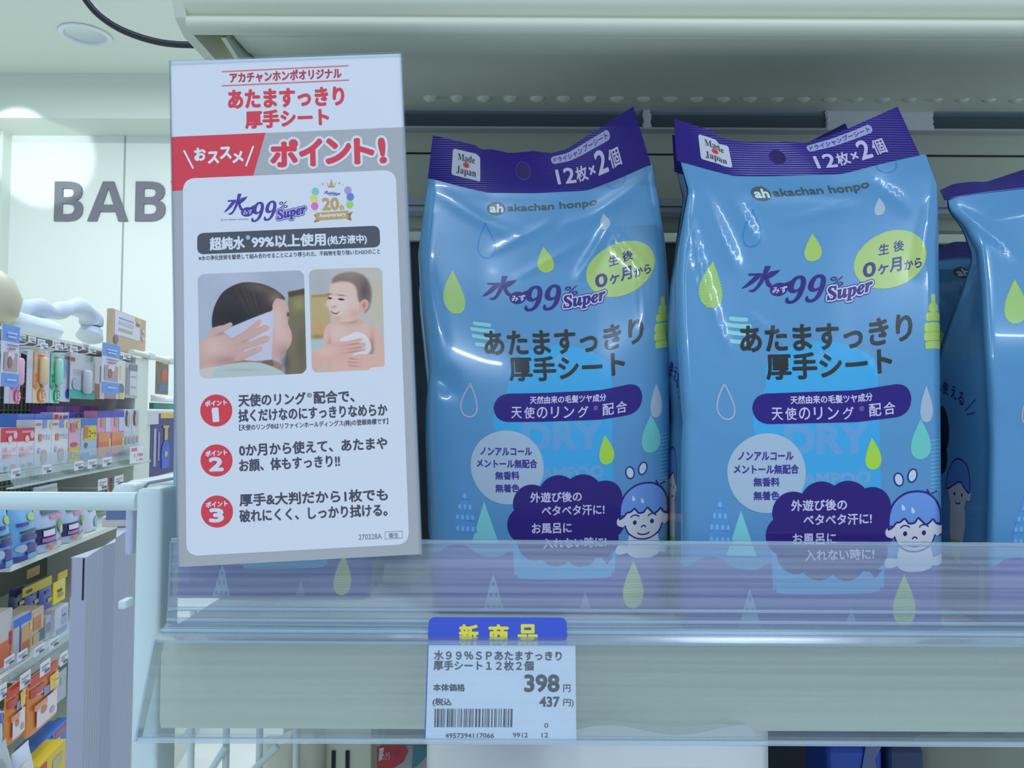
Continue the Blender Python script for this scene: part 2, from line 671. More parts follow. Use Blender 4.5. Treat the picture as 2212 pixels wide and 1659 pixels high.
# overhead shelf
us = thing('display_shelf', 'cream metal shelf overhead with a rolled front lip', 'shelf', (0.15, .42, 1.35 + .2))
YF = .405
XL = P(376, 30, YF).x
zl = P(1200, 58, YF + .004).z


def zf(py):
    return P(1200, py, YF).z


def extr(prof, x0, x1, mb=None):
    mb = mb or MB()
    return mb.prism([(a, b) for a, b in prof], x0, x1, fn=lambda a, b, t: (t, a, b))


z25, z33, z45, z58 = zf(20), zf(33), zf(46), zf(58)
lip = [(YF, zf(-70)), (YF - .003, zf(-64)), (YF - .004, zf(-20)), (YF - .004, zf(4)), (YF - .002, z25), (YF + .0022, z25 - .0022), (YF + .0026, z33 + .0006),
       (YF + .001, z33 - .0012), (YF, z45), (YF + .0005, z45 - .0018), (YF + .002, z58 - .0003), (YF + .005, z58 - .0012), (YF + .009, z58 - .0008), (YF + .010, z58 + .006), (YF + .0085, z58 + .006), (YF + .0075, z58 + .0012),
       (YF + .0045, z45), (YF + .006, z33), (YF + .006, zf(-62))]
extr(lip, XL + .006, XR).build('front_lip', M_cream, us, True)
zd0, zd1 = 1.35 + .226, 1.35 + .236
dk = [(YF + .006, zf(-62) - .003), (YF + .006, zf(-62)), (YB - .010, zf(-62)), (YB - .010, zf(-62) - .003)]
extr(dk, XL + .006, XR).build('deck', M_cream, us)
un = [(YF + .0105, z58 + .0055), (YF + .024, z58 + .0062), (YF + .0245, z58 + .0078), (YF + .0252, z58 + .0078), (YF + .0257, z58 + .0064), (YF + .050, P(1400, 119, YF + .050).z), (YF + .0515, P(1400, 120, YF + .0515).z + .0006), (YF + .10, P(1400, 170, YF + .10).z), (YB - .028, P(1400, 216, YB - .028).z), (YB - .022, P(1400, 222, YB - .022).z - .0006),
      (YB - .014, P(1400, 226, YB - .014).z), (YB - .0102, P(1400, 229, YB - .0102).z + .001), (YB - .010, zf(-62) - .004), (YF + .0105, zf(-62) - .004)]
extr(un, XL + .022, XR).build('underside', mat('shelf underside', (0.84, 0.88, 0.68), 0.42, 0.4), us, True)
mb = MB()
for k in range(26):  # bumps shaped to catch light as bright spots along the underside's rear edge
    px = 930 + k * 57.5
    c = P(px, 213, YB - .034)
    mb.lathe([(.0052, .0012), (.0050, -.0006), (.0040, -.0020), (.0022, -.0030), (.0003, -.0034)], (c.x, c.y, c.z + .0004), n=16)
mb.build('glint_bump_row', mat('shelf glint bump', (0.86, 0.89, 0.72), 0.3), us, True)
# left end plate with its hook bracket
ep = [(YF - .002, zf(-66)), (YF - .003, zf(10)), (YF + .001, zf(40)), (YF + .012, z58 - .0002), (YF + .05, z58 + .001), (YF + .09, P(440, 128, YF + .09).z), (YB - .010, P(470, 160, YB).z), (YB - .010, zf(-66))]
extr(ep, XL, XL + .006).build('end_plate', M_cream, us, False)
br = [(YF + .02, z58 + .003), (YB - .010, z58 - .012), (YB - .010, z58 + .05), (YF + .04, z58 + .02)]
mb = extr(br, XL + .017, XL + .0195)
mb.build('bracket', M_cream, us)
for yy in (YF + .075, YF + .125, YF + .16):
    c = Vector((XL + .0196, yy, z58 + .006))
    MB().lathe([(.004, 0), (.0042, .0008)], c, n=16, M=Matrix.Rotation(math.radians(90), 4, 'Y')).build('bracket_slot', mat('slot shade', (0.10, 0.12, 0.11), 0.7), us)

# lower shelf the pouches stand on
DECK = 1.35 - .1075
YS = .392
ls = thing('display_shelf', 'cream metal shelf the blue pouches stand on', 'shelf', (0.15, .45, DECK))
XS = P(352, 1400, YS).x
MB().box((XS, YS, DECK - .003), (XR, YB - .015, DECK)).build('deck', M_cream, ls)
zs = P(1500, 1578, YS).z
fe = [(YS, DECK), (YS - .003, DECK - .002), (YS - .004, DECK - .006), (YS - .002, DECK - .010), (YS - .002, zs + .004), (YS, zs), (YS + .02, zs), (YS + .02, zs + .002), (YS + .001, zs + .002), (YS + .001, DECK - .003)]
extr(fe, XS, XR).build('front_edge', M_cream, ls, True)
MB().box((XS, YS + .001, zs), (XS + .003, YB - .015, DECK - .003)).build('end_plate', M_cream, ls)

# clear guard and ticket rail along the shelf front
M_clear = clear_mat('clear plastic', 0.21, rough=0.12, gloss=0.5, hazecol=(0.74, 0.80, 0.84), streak=True)
M_clear2 = clear_mat('clear plastic edge', 0.3, rough=0.15, gloss=0.8, hazecol=(0.66, 0.78, 0.86))
M_clear3 = clear_mat('clear ticket cover', 0.07, rough=0.2, gloss=0.35, hazecol=(0.80, 0.84, 0.80), streak=True)
rl = thing('ticket_rail', 'clear plastic guard and ticket rail along the shelf front', 'price rail', (0.15, .375, 1.35 - .1))
XG = -.161


def prof(pts, t):
    """thin bent sheet through (Y,z) points with thickness t"""
    a = [np.array(p) for p in pts]
    o1, o2 = [], []
    for i, p in enumerate(a):
        d = a[min(i + 1, len(a) - 1)] - a[max(i - 1, 0)]
        n = np.array((-d[1], d[0])) / np.hypot(*d) * t / 2
        o1.append(tuple(p + n)); o2.append(tuple(p - n))
    return o1 + o2[::-1]


def yz(px, py, dy=0.0):
    Y = XG * FPX / (px - CX)
    return (Y + dy, P(px, py, Y).z)


g0, g1, g2, g3, g4 = yz(378, 1168), yz(376, 1300), yz(368, 1350), yz(346, 1386), yz(311, 1602)
extr(prof([g0, (g0[0] * .5 + g1[0] * .5, (g0[1] + g1[1]) / 2), g1, (g1[0] - .001, g2[1])], .0012), XG, XR).build('guard_panel', M_clear, rl, True)
mb = MB()
mb.tube([(XG, g0[0], g0[1] + .0002), (XR, g0[0], g0[1] + .0002)], .0011, n=8)
for (yy, z_) in ((g1[0] - .0008, g1[1] - .003), (g1[0] - .0022, g2[1] + .002), (g1[0] - .0045, g2[1] - .0015), (g3[0] + .006, g3[1] + .0035)):
    mb.tube([(XG, yy, z_), (XR, yy, z_)], .0009, n=8)
mb.build('ridge', M_clear2, rl, True)
extr(prof([(g1[0] - .001, g2[1]), (g1[0] - .004, g2[1] - .002), (g3[0] + .004, g3[1] + .0015), g3], .0014), XG, XR).build('rail_step', M_clear2, rl, True)
extr(prof([g3, ((g3[0] + g4[0]) / 2 - .0008, (g3[1] + g4[1]) / 2), (g4[0], g4[1] + .002), (g4[0] + .001, g4[1] + .0002), (g4[0] + .006, g4[1] + .0005)], .001), XG, XR).build('ticket_cover', M_clear3, rl, True)
extr(prof([(g3[0] + .004, g3[1]), (g4[0] + .006, g4[1] + .0008)], .0008), XG, XR).build('rail_back', clear_mat('rail back', 0.05, tint=(.89, .89, .85), gloss=0.15), rl)
mb = MB()
mb.tube([(XG, g4[0] + .0002, g4[1] + .0006), (XR, g4[0] + .0002, g4[1] + .0006)], .0012, n=8)
mb.build('bottom_bead', M_clear2, rl, True)
ec = [g0, g1, (g1[0] - .001, g2[1]), g3, g4, (g4[0] + .006, g4[1]), (g3[0] + .012, g3[1]), (g1[0] + .004, g2[1]), (g1[0] + .003, g1[1]), (g0[0] + .002, g0[1])]
extr(ec, XG - .001, XG).build('end_cap', M_clear2, rl)

# the two tickets
tn = (Vector((0, g4[0] - g3[0], g4[1] - g3[1]))).cross(Vector((1, 0, 0))).normalized()
if tn.y > 0:
    tn = -tn
tp = Vector((0, g3[0], g3[1])) - tn * .0018


def ticket_px(px, py, back=0.0):
    return hit(px, py, tp - tn * back, tn)


def hits(p, p0, n):
    """many picture points onto a plane"""
    d = np.stack(((p[:, 0] - CX) / FPX, -(p[:, 1] - CY) / FPX, -np.ones(len(p))), 1) @ np.array(RC).T
    n = np.array(n); e = np.array(EYE)
    return e + d * (((np.array(p0) - e) @ n) / (d @ n))[:, None]


def printed_card(name, outline, p0, n, thick, mat0, art, parent, colours, step=.00005, label=None, rough=.45, spec=.4):
    """a card lying in a plane: outline in picture points, thickness behind it, its print on the face"""
    n = Vector(n).normalized()
    out = np.array([(a, b) for a, b in outline], float)
    fp = hits(out, p0, n)
    k = len(fp)
    tri = geometry.tessellate_polygon([[Vector((a, b, 0)) for a, b in out]])
    nn = np.array(n)
    bp = fp - nn * thick
    V, F, N = list(fp) + list(bp), [], [nn] * k + [-nn] * k
    for t in tri:
        g = np.cross(fp[t[1]] - fp[t[0]], fp[t[2]] - fp[t[0]]) @ nn
        t = tuple(t) if g > 0 else tuple(reversed(t))
        F.append(t); F.append(tuple(k + i for i in reversed(t)))
    cen = fp.mean(0)
    for i in range(k):
        j = (i + 1) % k
        e = np.cross(fp[j] - fp[i], -nn)
        if e @ (fp[i] - cen) < 0:
            e = -e
        e = e / (np.linalg.norm(e) + 1e-12)
        b = len(V)
        V += [fp[i], fp[j], bp[j], bp[i]]; N += [e] * 4
        q = (b, b + 1, b + 2, b + 3)
        if np.cross(fp[j] - fp[i], bp[j] - fp[i]) @ e < 0:
            q = q[::-1]
        F.append(q)
    o0 = np.array(parent.location)
    V = np.array(V) - o0
    mats = [mat0]
    pts = nrm = ci = None
    if art is not None:
        t, c, l = art.soup()
        pts = hits(t.reshape(-1, 2), p0, n) + nn * (np.repeat(l, 3)[:, None] * step) - o0
        nrm = np.tile(nn, (len(pts), 1))
        ci = c + 1
        for col in art.cols:
            mats.append(mat('ink %02x%02x%02x' % col[:3] + name, colours(col), rough, spec))
    me = mesh_soup(name, pts, nrm, ci, mats, (V, F, np.array(N), np.zeros(len(F), int)))
    return link(name, me, parent, label)


ink = lambda c: alb(*c)
tk = thing('price_ticket', 'white price ticket reading 398 yen in the clear rail', 'price tag', ticket_px(1085, 1600))
a = Art()
K, G_ = (52, 58, 72), (78, 86, 104)
a.text('水９９％ＳＰあたますっきり', (938, 1415.5), (1213, 1417), 20, K, 1, .9, 4)
a.text('厚手シート１２枚２個', (937, 1437.5), (1152, 1438.5), 20, K, 1, .9, 4)
a.text('本体価格', (936, 1485), (1004, 1485.5), 15, K, 1, .8, 4)
a.text('398', (1134, 1476), (1207, 1476), 35, K, 1, 2.0, 8)
a.text('円', (1217, 1487), (1232, 1487), 16, G_, 1, .5, 4)
a.text('(税込', (935, 1517), (975, 1517.5), 17, K, 1, .7, 4)
a.text('437', (1166, 1516), (1208, 1516), 21, K, 1, 1.2, 6)
a.text('円)', (1217, 1519), (1239, 1519), 18, G_, 1, .5, 4)
a.text('4957394117066', (962, 1589), (1067, 1589), 10, G_, 1, .5, 4)
a.text('9912', (1108, 1588), (1140, 1588), 10, G_, 1, .4, 4)
a.text('12', (1170, 1588), (1184, 1588), 10, G_, 1, .4, 4)
a.text('0', (1176, 1567), (1184, 1567), 10, G_, 1, .4, 4)
rb = random.Random(7)
x = 939.0
while x < 1103:
    w = rb.choice((1.6, 2.2, 3.2, 4.6))
    a.poly([(x, 1531), (x + w, 1531), (x + w - 1, 1571), (x - 1, 1571)], (60, 66, 82), 1)
    x += w + rb.choice((1.2, 1.8, 2.4, 3.4))
printed_card('ticket_card', [(926, 1393), (1243, 1394), (1245, 1606), (919, 1605)], tp, tn, .0003, mat('ticket paper', alb(196, 211, 240), .6), a, tk, ink)
bt = thing('sale_ticket', 'blue ticket with yellow lettering tucked behind the white price ticket', 'price tag', ticket_px(1075, 1600, .0008))
a = Art()
for ch, xa, xb in (('新', 993, 1032), ('商', 1057, 1097), ('品', 1120, 1160)):
    a.text(ch, (xa, 1372), (xb, 1372), 44, (198, 200, 45), 1, 1.8, 8)
a.text('07', (1198, 1386), (1215, 1386), 11, (60, 100, 215), 1, .4, 4)
printed_card('ticket_card', round_quad([(926, 1333), (1224, 1334), (1230, 1606), (916, 1605)], 13), tp - tn * .0008, tn, .0003, mat('blue ticket', alb(35, 68, 200), .45), a, bt, ink)

# post and rail of the neighbouring rack, in front of the shelf's left end
pr_ = P(345, 1300, .405)
rk = thing('rack_frame', 'white square post with a round rail running left from its top', 'rack', (pr_.x - .007, .43, 0))
pt = P(315, 1056, .405).z
M4 = mat('white rack paint', (0.72, 0.84, 0.80), 0.35, 0.4)
xl_, xr_ = P(288, 1300, .405).x, pr_.x
MB().box((xl_, .405, 0), (xr_, .4286, pt), bev=.0022).build('post', M4, rk, True)
ty = .417
A, B_ = P(-60, 1083, ty), P(290, 1083, ty)
rr = (P(100, 1063, ty).z - P(100, 1103, ty).z) / 2
MB().tube([(A.x, ty, B_.z), (B_.x + .002, ty, B_.z)], rr, n=24).build('rail', M4, rk, True)
MB().box((P(270, 1308, .42).x, .412, P(275, 1309, .42).z), (P(287, 1308, .42).x, .4215, P(275, 1290, .42).z), bev=.001).build('clip', M4, rk)

# rounded white plastic tray behind the post
bn = thing('plastic_tray', 'white plastic tray with rounded ends behind the white post', 'tray', P(300, 1080, .60))
Mpl = mat('white plastic', (0.78, 0.83, 0.80), 0.35)
Y0 = .56


def blob(px0, py0, px1, py1, Y, d, r, name, m):
    A, B = P(px0, py1, Y), P(px1, py0, Y)
    return MB().box((A.x, Y, A.z), (B.x, Y + d, B.z), bev=r).build(name, m, bn, True)


blob(250, 1040, 395, 1092, .60, .10, .008, 'tray_body', Mpl)
blob(233, 1046, 300, 1086, .585, .06, .0075, 'end_lobe', Mpl)
mb = MB()
ctr = [(P(x, y, .597)) for x, y in ((312, 1062), (314, 1050), (322, 1043), (395, 1030))]
mb.tube(ctr, .0012, n=8)
mb.build('rim_groove', mat('rim shade', alb(130, 140, 175), .5), bn, True)
blob(268, 1092, 289, 1200, .60, .05, .002, 'drop_side', mat('lavender plastic', (0.62, 0.66, 0.80), 0.4))
blob(300, 1085, 330, 1700, .66, .03, .002, 'support', Mpl)

# black cable hanging in a loop from the shelf top
cpts = [(150, -60), (186, 0), (215, 33), (255, 60), (300, 79), (345, 91), (385, 96), (430, 97), (450, 96)]
cpts = smooth_poly(cpts, 5, False)
cb = MB().tube([P(x, y, .47 + .02 * i / len(cpts)) for i, (x, y) in enumerate(cpts)], .0021, n=10)
cb = cb.build('cable', mat('black cable', (0.02, 0.022, 0.03), 0.3), None, True, origin=P(300, 79, .47))
tag(cb, 'black cable hanging in a curve at the top left beside the overhead shelf', 'cable')

# ------------------------------------------------------------------ the pouch print, drawn once
NAVY, INK, YEL, DEEP = (34, 18, 122), (30, 38, 44), (150, 186, 98), (34, 12, 116)
LILAC, SKYD, WIN, PALE = (176, 182, 228), (44, 122, 200), (54, 154, 224), (140, 168, 208)
A_ = Art()
pu = (70, 66, 160)
wave = [(1400, 1222), (1470, 1218), (1505, 1198), (1545, 1196), (1575, 1214), (1620, 1220), (1660, 1206), (1720, 1222), (1900, 1222), (1925, 1210), (1990, 1206), (2020, 1216), (2100, 1222)]
A_.poly(smooth_poly(wave, 5, False) + [(2100, 1357), (1400, 1357)], pu, 1)
win = [(1660, 1238), (1658, 1000), (1654, 968), (1632, 944), (1616, 918), (1622, 880), (1648, 830), (1650, 790), (1668, 765), (1700, 745), (1735, 736), (1772, 733), (1812, 737), (1850, 750), (1878, 772), (1893, 800), (1897, 1000), (1904, 1238), (1896, 1258), (1874, 1269), (1690, 1271), (1668, 1260)]
A_.poly(smooth_poly(win, 4), WIN, 1.5)
# drops and trees
A_.drop((1614, 491), 50, 78, SKYD, 2, -.12, 3.2)
A_.drop((1938, 368), 55, 56, SKYD, 2, .1, 3.2)
A_.drop((1753, 533), 47, 60, YEL, 2, -.12)
A_.drop((1898, 459), 30, 38, (150, 174, 205), 2, -.1)
A_.drop((1537, 620), 62, 100, YEL, 2, .03)
for k in range(13):
    y = 596 + k * 6
    w = 27 * math.sin(min(1, (k + 3) / 9) * math.pi / 2) * (1 if k < 9 else (1 - (k - 8) * .13))
    A_.stroke([(1537 - w, y + 3), (1537 + w, y - 3)], 1.6, (120, 185, 160), 3, cap=False)
A_.ell((1640, 400), 1, 1, INK, 1)
A_.drop((1559, 864), 47, 76, (150, 164, 200), 2, 0, 3.4)
A_.drop((1999, 884), 34, 76, (146, 170, 205), 2.5)
A_.drop((1986, 955), 54, 84, (96, 186, 196), 2)
A_.drop((1881, 976), 43, 68, (150, 200, 70), 3, -.08)
for i, (y, w, h) in enumerate(((672, 9, 24), (688, 20, 18), (706, 32, 18), (728, 40, 20), (746, 42, 18), (764, 36, 16))):
    A_.quadr([(2016 - w / 2, y - h / 2), (2016 + w / 2, y - h / 2), (2016 + w / 2, y + h / 2), (2016 - w / 2, y + h / 2)], min(w, h) * .35, YEL, 2)
for i, (y, w) in enumerate(((686, 42), (700, 56), (716, 52), (734, 40))):
    A_.quadr([(1596 - w / 2, y - 5), (1596 + w / 2, y - 5), (1596 + w / 2, y + 4), (1596 - w / 2, y + 4)], 4, (120, 192, 214), 2)
tree = (78, 138, 214)
for (y0, y1, w0, w1) in ((1056, 1092, 2, 22), (1090, 1116, 20, 38), (1114, 1140, 34, 50), (1138, 1166, 46, 58)):
    A_.poly([(1546 - w0 / 2, y0), (1546 + w0 / 2, y0), (1546 + w1 / 2, y1), (1546 - w1 / 2, y1)], tree, 2)
    m = max(1, int(w1 / 12))
    for j in range(m):
        A_.ell((1546 + (j - (m - 1) / 2) * 12, y1 - 9), 3.6, 6, (104, 172, 226), 3, 0, 12)
A_.poly([(1592, 1092), (1626, 1190), (1560, 1190)], (112, 190, 214), 1.8)
for (y0, y1, w0, w1) in ((1262, 1292, 2, 22), (1291, 1316, 20, 34), (1315, 1342, 32, 50)):
    A_.poly([(1610 - w0 / 2, y0), (1610 + w0 / 2, y0), (1610 + w1 / 2, y1), (1610 - w1 / 2, y1)], (124, 160, 206), 2)
    m = max(1, int(w1 / 14))
    for j in range(m):
        A_.ell((1610 + (j - (m - 1) / 2) * 13, y1 - 9), 3.4, 6, (84, 96, 178), 3, 0, 12)
A_.drop((1948, 1286), 60, 108, (172, 200, 118), 2)
for k in range(11):
    y = 1262 + k * 6.4
    w = 27 * math.sin(min(1, (k + 3) / 9) * math.pi / 2) * (1 if k < 8 else (1 - (k - 7) * .16))
    A_.stroke([(1948 - w, y + 1), (1948 + w, y - 1)], 1.6, (140, 170, 130), 3, cap=False)
A_.poly([(1832, 1300), (1846, 1340), (1818, 1340)], (120, 130, 196), 2)
for k in range(14):
    A_.stroke([(2006, 960 + k * 8), (2027, 960 + k * 8)], 2.2, (92, 170, 214), 2, cap=False)
# maker's mark
A_.ell((1634, 416), 23, 15.5, (70, 84, 96), 2)
A_.text('ah', (1619, 415.5), (1651, 415), 18, (176, 208, 226), 3, 1.2, 6)
A_.text('akachan honpo', (1663, 416), (1884, 410), 20, (62, 78, 92), 2, .9, 5)
# age roundel
A_.ell((1924, 575), 79, 60, (152, 186, 114), 2.5)
A_.text('生', (1899, 551), (1921, 551), 22, NAVY, 4, .5, 4)
A_.text('後', (1931, 550), (1954, 550), 22, NAVY, 4, .5, 4)
A_.text('0', (1866, 588.5), (1892, 588.5), 29, NAVY, 4, 1.4, 6)
A_.text('ケ', (1898, 593), (1920, 593), 20, NAVY, 4, 1, 5)
A_.text('月', (1924, 588), (1948, 588), 28, NAVY, 4, 1, 5)
A_.text('から', (1955, 593), (1992, 592), 20, NAVY, 4, .6, 4)


# brush strokes of the water character
WATER = ([(606, 112), (655, 115), (628, 190), (596, 268), (566, 316), (538, 346), (515, 358), (490, 352), (478, 343), (516, 332), (544, 302), (566, 250), (592, 180)],
         [(472, 185), (585, 180), (584, 200), (562, 230), (520, 272), (462, 314), (420, 328), (466, 276), (512, 222), (530, 203), (480, 204)],
         [(612, 226), (622, 196), (650, 165), (735, 150), (706, 186), (672, 214), (640, 230)],
         [(606, 214), (638, 222), (650, 262), (676, 300), (704, 318), (660, 318), (632, 302), (614, 264)])


def mark(art, t, k, col, pale, lay=4):
    """the 'water 99% super' mark; t maps its own 0..290 by 0..100 box to the drawing"""
    for st in WATER:
        art.poly([t((x - 420) / 315 * 84, (y - 110) / 248 * 57 + 7) for x, y in st], col, lay)
    art.ell(t(82, 58), 19 * k, 14 * k, col, lay + .3, -.2)
    q = [t(92, 46), t(112, 38), t(104, 64)]
    art.poly(q, col, lay + .3)
    art.text('みず', t(68, 60), t(100, 58), 14 * k, pale, lay + 1, .4 * k, 4)
    art.text('𝟗𝟗', t(100, 60), t(180, 57), 58 * k, col, lay, .5 * k, 4, .34)
    art.text('%', t(192, 44), t(222, 43), 20 * k, col, lay, .3 * k, 3, .15)
    art.text('𝑺𝒖𝒑𝒆𝒓', t(185, 74), t(284, 60), 35 * k, col, lay + .2, 6.2 * k, 12)
    art.text('𝑺𝒖𝒑𝒆𝒓', t(185, 74), t(284, 60), 35 * k, pale, lay + .6, 4.2 * k, 12)
    art.text('𝑺𝒖𝒑𝒆𝒓', t(185, 74), t(284, 60), 35 * k, col, lay + 1.1, 1.3 * k, 6)


mark(A_, lambda x, y: (1602 + x, 563 + y), 1.0, NAVY, LILAC, 4)
# the name
A_.text('あたますっきり', (1599, 727), (1969, 721), 54, INK, 4, 1.9, 8)
A_.text('厚手シート', (1653, 786), (1924, 784), 54, INK, 4, 1.9, 8)
A_.text('▲', (1768, 756), (1776, 756), 6, (104, 160, 214), 2)
A_.text('open', (1752, 768), (1792, 767), 14, (104, 160, 214), 2, .3, 3)
A_.quadr([(1617, 844), (1966, 836), (1966, 905), (1617, 909)], 33, NAVY, 4)
A_.text('天然由来の毛髪ツヤ成分', (1702, 858), (1881, 856), 17, LILAC, 5, .5, 4)
for ch, x in zip('天使のリング', (1659, 1689, 1719, 1752, 1782, 1815)):
    A_.text(ch, (x, 887), (x + (24 if ch != 'リ' else 18), 887), 26, LILAC, 5, .4, 4)
A_.text('®', (1852, 879), (1862, 879), 10, (130, 134, 200), 5)
A_.text('配', (1873, 885), (1899, 885), 26, LILAC, 5, .4, 4)
A_.text('合', (1905, 885), (1930, 885), 26, LILAC, 5, .4, 4)
A_.text('DRY', (1689, 943), (1868, 940), 58, (88, 150, 214), 2.2, 4.5, 10)
A_.text('SHAMPOO', (1681, 1028), (1874, 1025), 25, (94, 152, 212), 2.2, 2, 8)
A_.ell((1648, 1013), 86, 85, (148, 176, 212), 3)
for s_, xa, xb, y, h in (('ノンアルコール', 1586, 1706, 977, 17), ('メントール無配合', 1577, 1718, 1005, 19), ('無香料', 1620, 1676, 1032, 18), ('無着色', 1620, 1676, 1061, 18)):
    A_.text(s_, (xa, y), (xb, y - .6), h, (52, 48, 145), 5, .8, 5)
# speech cloud
for i, (x, y, r) in enumerate(((1768, 1078, 47), (1826, 1077, 47), (1706, 1098, 46), (1876, 1090, 44), (1690, 1146, 44), (1886, 1140, 42), (1712, 1186, 42), (1762, 1200, 42), (1822, 1202, 41), (1870, 1182, 42))):
    A_.ell((x, y), r, r, DEEP, 3.4 + i * .015)
A_.poly([(1700, 1080), (1880, 1070), (1900, 1150), (1860, 1210), (1720, 1205), (1680, 1140)], DEEP, 3.6)
A_.poly([(1868, 1215), (1900, 1222), (1884, 1240)], DEEP, 3.62)
for s_, xa, xb, y in (('外遊び後の', 1702, 1823, 1082), ('ベタベタ汗に!', 1729, 1877, 1113), ('お風呂に', 1705, 1799, 1154), ('入れない時に!', 1732, 1882, 1188)):
    A_.text(s_, (xa, y), (xb, y - 1.5), 23, LILAC, 5, .7, 5)


def boy(art, t, lay=4, k=1.0):
    skin, hair = (186, 196, 222), (92, 140, 220)
    body = smooth_poly([(-36, 48), (-30, 36), (0, 30), (30, 36), (36, 48), (40, 78), (22, 90), (0, 92), (-22, 90), (-38, 78)], 4)
    art.poly([t(*p) for p in body], skin, lay)
    art.poly([t(*p) for p in smooth_poly([(-66, 70), (-60, 62), (-40, 64), (-36, 76), (-50, 82), (-64, 80)], 4)], skin, lay)
    art.poly([t(*p) for p in smooth_poly([(40, 64), (58, 62), (66, 70), (60, 80), (46, 82), (36, 76)], 4)], skin, lay)
    for ex in (-53, 53):
        art.ell(t(ex, 8), 13 * k, 13 * k, skin, lay + .1)
        art.stroke([t(ex + 13 * math.cos(a) * (1), 8 + 13 * math.sin(a)) for a in np.linspace(*((1.6, 5.0) if ex < 0 else (-1.9, 1.5)), 9)], 3.4 * k, NAVY, lay + .5)
    face = smooth_poly([(-47, -10), (-46, 12), (-36, 34), (-18, 46), (0, 49), (18, 46), (36, 34), (46, 12), (47, -10), (30, -26), (0, -30), (-30, -26)], 4)
    art.poly([t(*p) for p in face], skin, lay + .2)
    art.stroke([t(*p) for p in smooth_poly([(-44, 18), (-36, 35), (-18, 47), (0, 50), (18, 47), (36, 35), (44, 18)], 3, False)], 3.4 * k, NAVY, lay + .5)
    zig = [(-57, 2), (-55, -30), (-44, -54), (-22, -70), (2, -74), (26, -70), (44, -56), (55, -32), (57, 0), (46, -6), (40, -16), (32, -8), (24, -4), (14, -14), (8, -20), (0, -9), (-12, -8), (-22, -20), (-32, -12), (-40, -12), (-48, -2)]
    art.poly([t(*p) for p in zig], hair, lay + .4)
    dome = smooth_poly([(-57, 2), (-55, -30), (-44, -54), (-22, -70), (2, -74), (26, -70), (44, -56), (55, -32), (57, 0)], 3, False)
    art.stroke([t(*p) for p in dome], 4.2 * k, NAVY, lay + .7)
    art.stroke([t(*p) for p in zig[8:] + zig[:1]], 4.2 * k, NAVY, lay + .7)
    for ex in (-21, 20):
        art.ell(t(ex, 12), 4.6 * k, 5.2 * k, NAVY, lay + .8, 0, 14)
        art.stroke([t(ex + 10 * math.cos(a), 2 + 7 * math.sin(a)) for a in np.linspace(3.5, 5.9, 7)], 3 * k, NAVY, lay + .8)
    art.stroke([t(5 * math.cos(a), 24 + 4 * math.sin(a)) for a in np.linspace(3.3, 6.1, 6)], 3 * k, NAVY, lay + .8)
    art.stroke([t(14 * math.cos(a), 34 + 6 * math.sin(a)) for a in np.linspace(.3, 2.8, 9)], 3 * k, NAVY, lay + .8)
    for x, y, tl in ((-25, -43, -.3), (-4, -36, -.3)):
        art.drop(t(x, y), 9 * k, 14 * k, (170, 200, 232), lay + .9, tl)
    art.stroke([t(28, -76), t(33, -68)], 3.2 * k, NAVY, lay + .9)
    art.stroke([t(38, -68), t(48, -71)], 3.2 * k, NAVY, lay + .9)
    for x, y, tl in ((-34, -101, -.3), (-4, -107, .25)):
        art.ell(t(x, y), 9.5 * k, 13.5 * k, (168, 194, 226), lay + .8, tl, 20)
        art.stroke([t(x + 9.5 * math.cos(a) * math.cos(tl) - 13.5 * math.sin(a) * math.sin(tl), y + 9.5 * math.cos(a) * math.sin(tl) + 13.5 * math.sin(a) * math.cos(tl)) for a in np.linspace(0, 2 * math.pi, 18, endpoint=False)], 3 * k, NAVY, lay + .9, True)


boy(A_, lambda x, y: (1971 + x, 1136 + y))
# the side print (across the gusset from the front edge, down the same rows)
S_ = Art()
sx = lambda x: 270 * (1 - x)
S_.drop((sx(.35), 700), 62, 84, (74, 140, 200), 2)
for ch, x, y in (('も', .92, 795), ('使', .76, 800), ('え', .58, 812), ('る', .42, 828)):
    S_.text(ch, (sx(x) - 17, y - 3), (sx(x) + 17, y + 3), 32, NAVY, 3, .8, 4)
for (a, b) in (((.34, 858), (.10, 832)), ((.30, 868), (.12, 862))):
    S_.stroke([(sx(a[0]), a[1]), (sx(b[0]), b[1])], 2.6, NAVY, 3)
S_.ell((sx(.86), 905), 36, 60, (20, 30, 52), 2)
S_.ell((sx(.88), 980), 32, 40, (20, 30, 52), 2)
bt_ = lambda x, y: (sx(.50) + x * 1.2, 1055 + y * 1.05)
S_.poly([bt_(*p) for p in smooth_poly([(-36, 44), (-30, 36), (30, 36), (38, 90), (10, 150), (-30, 120)], 4)], (186, 190, 206), 2)
S_.poly([bt_(*p) for p in smooth_poly([(-47, -10), (-46, 12), (-30, 38), (0, 47), (30, 38), (46, 12), (47, -10), (0, -30)], 4)], (186, 190, 206), 2.4)
hb = smooth_poly([(-57, 0), (-55, -34), (-30, -66), (2, -74), (40, -60), (56, -30), (56, 2), (30, -8), (8, -20), (-20, -12)], 4)
S_.poly([bt_(*p) for p in hb], (78, 122, 200), 2.8)
S_.stroke([bt_(*p) for p in hb], 4, NAVY, 3, True)
S_.ell(bt_(52, 8), 14, 14, (186, 190, 206), 2.5, 0, 16)
for ex in (-18, 20):
    S_.ell(bt_(ex, 10), 5, 5, NAVY, 3, 0, 10)
S_.stroke([bt_(12 * math.cos(t), 26 + 6 * math.sin(t)) for t in np.linspace(.3, 2.8, 7)], 3.4, NAVY, 3)
S_.poly([bt_(*p) for p in ((-30, 118), (22, 118), (14, 168), (-22, 160))], (150, 190, 70), 2.6)
S_.poly([(-5, 1222), (275, 1222), (275, 1357), (-5, 1357)], pu, 1)
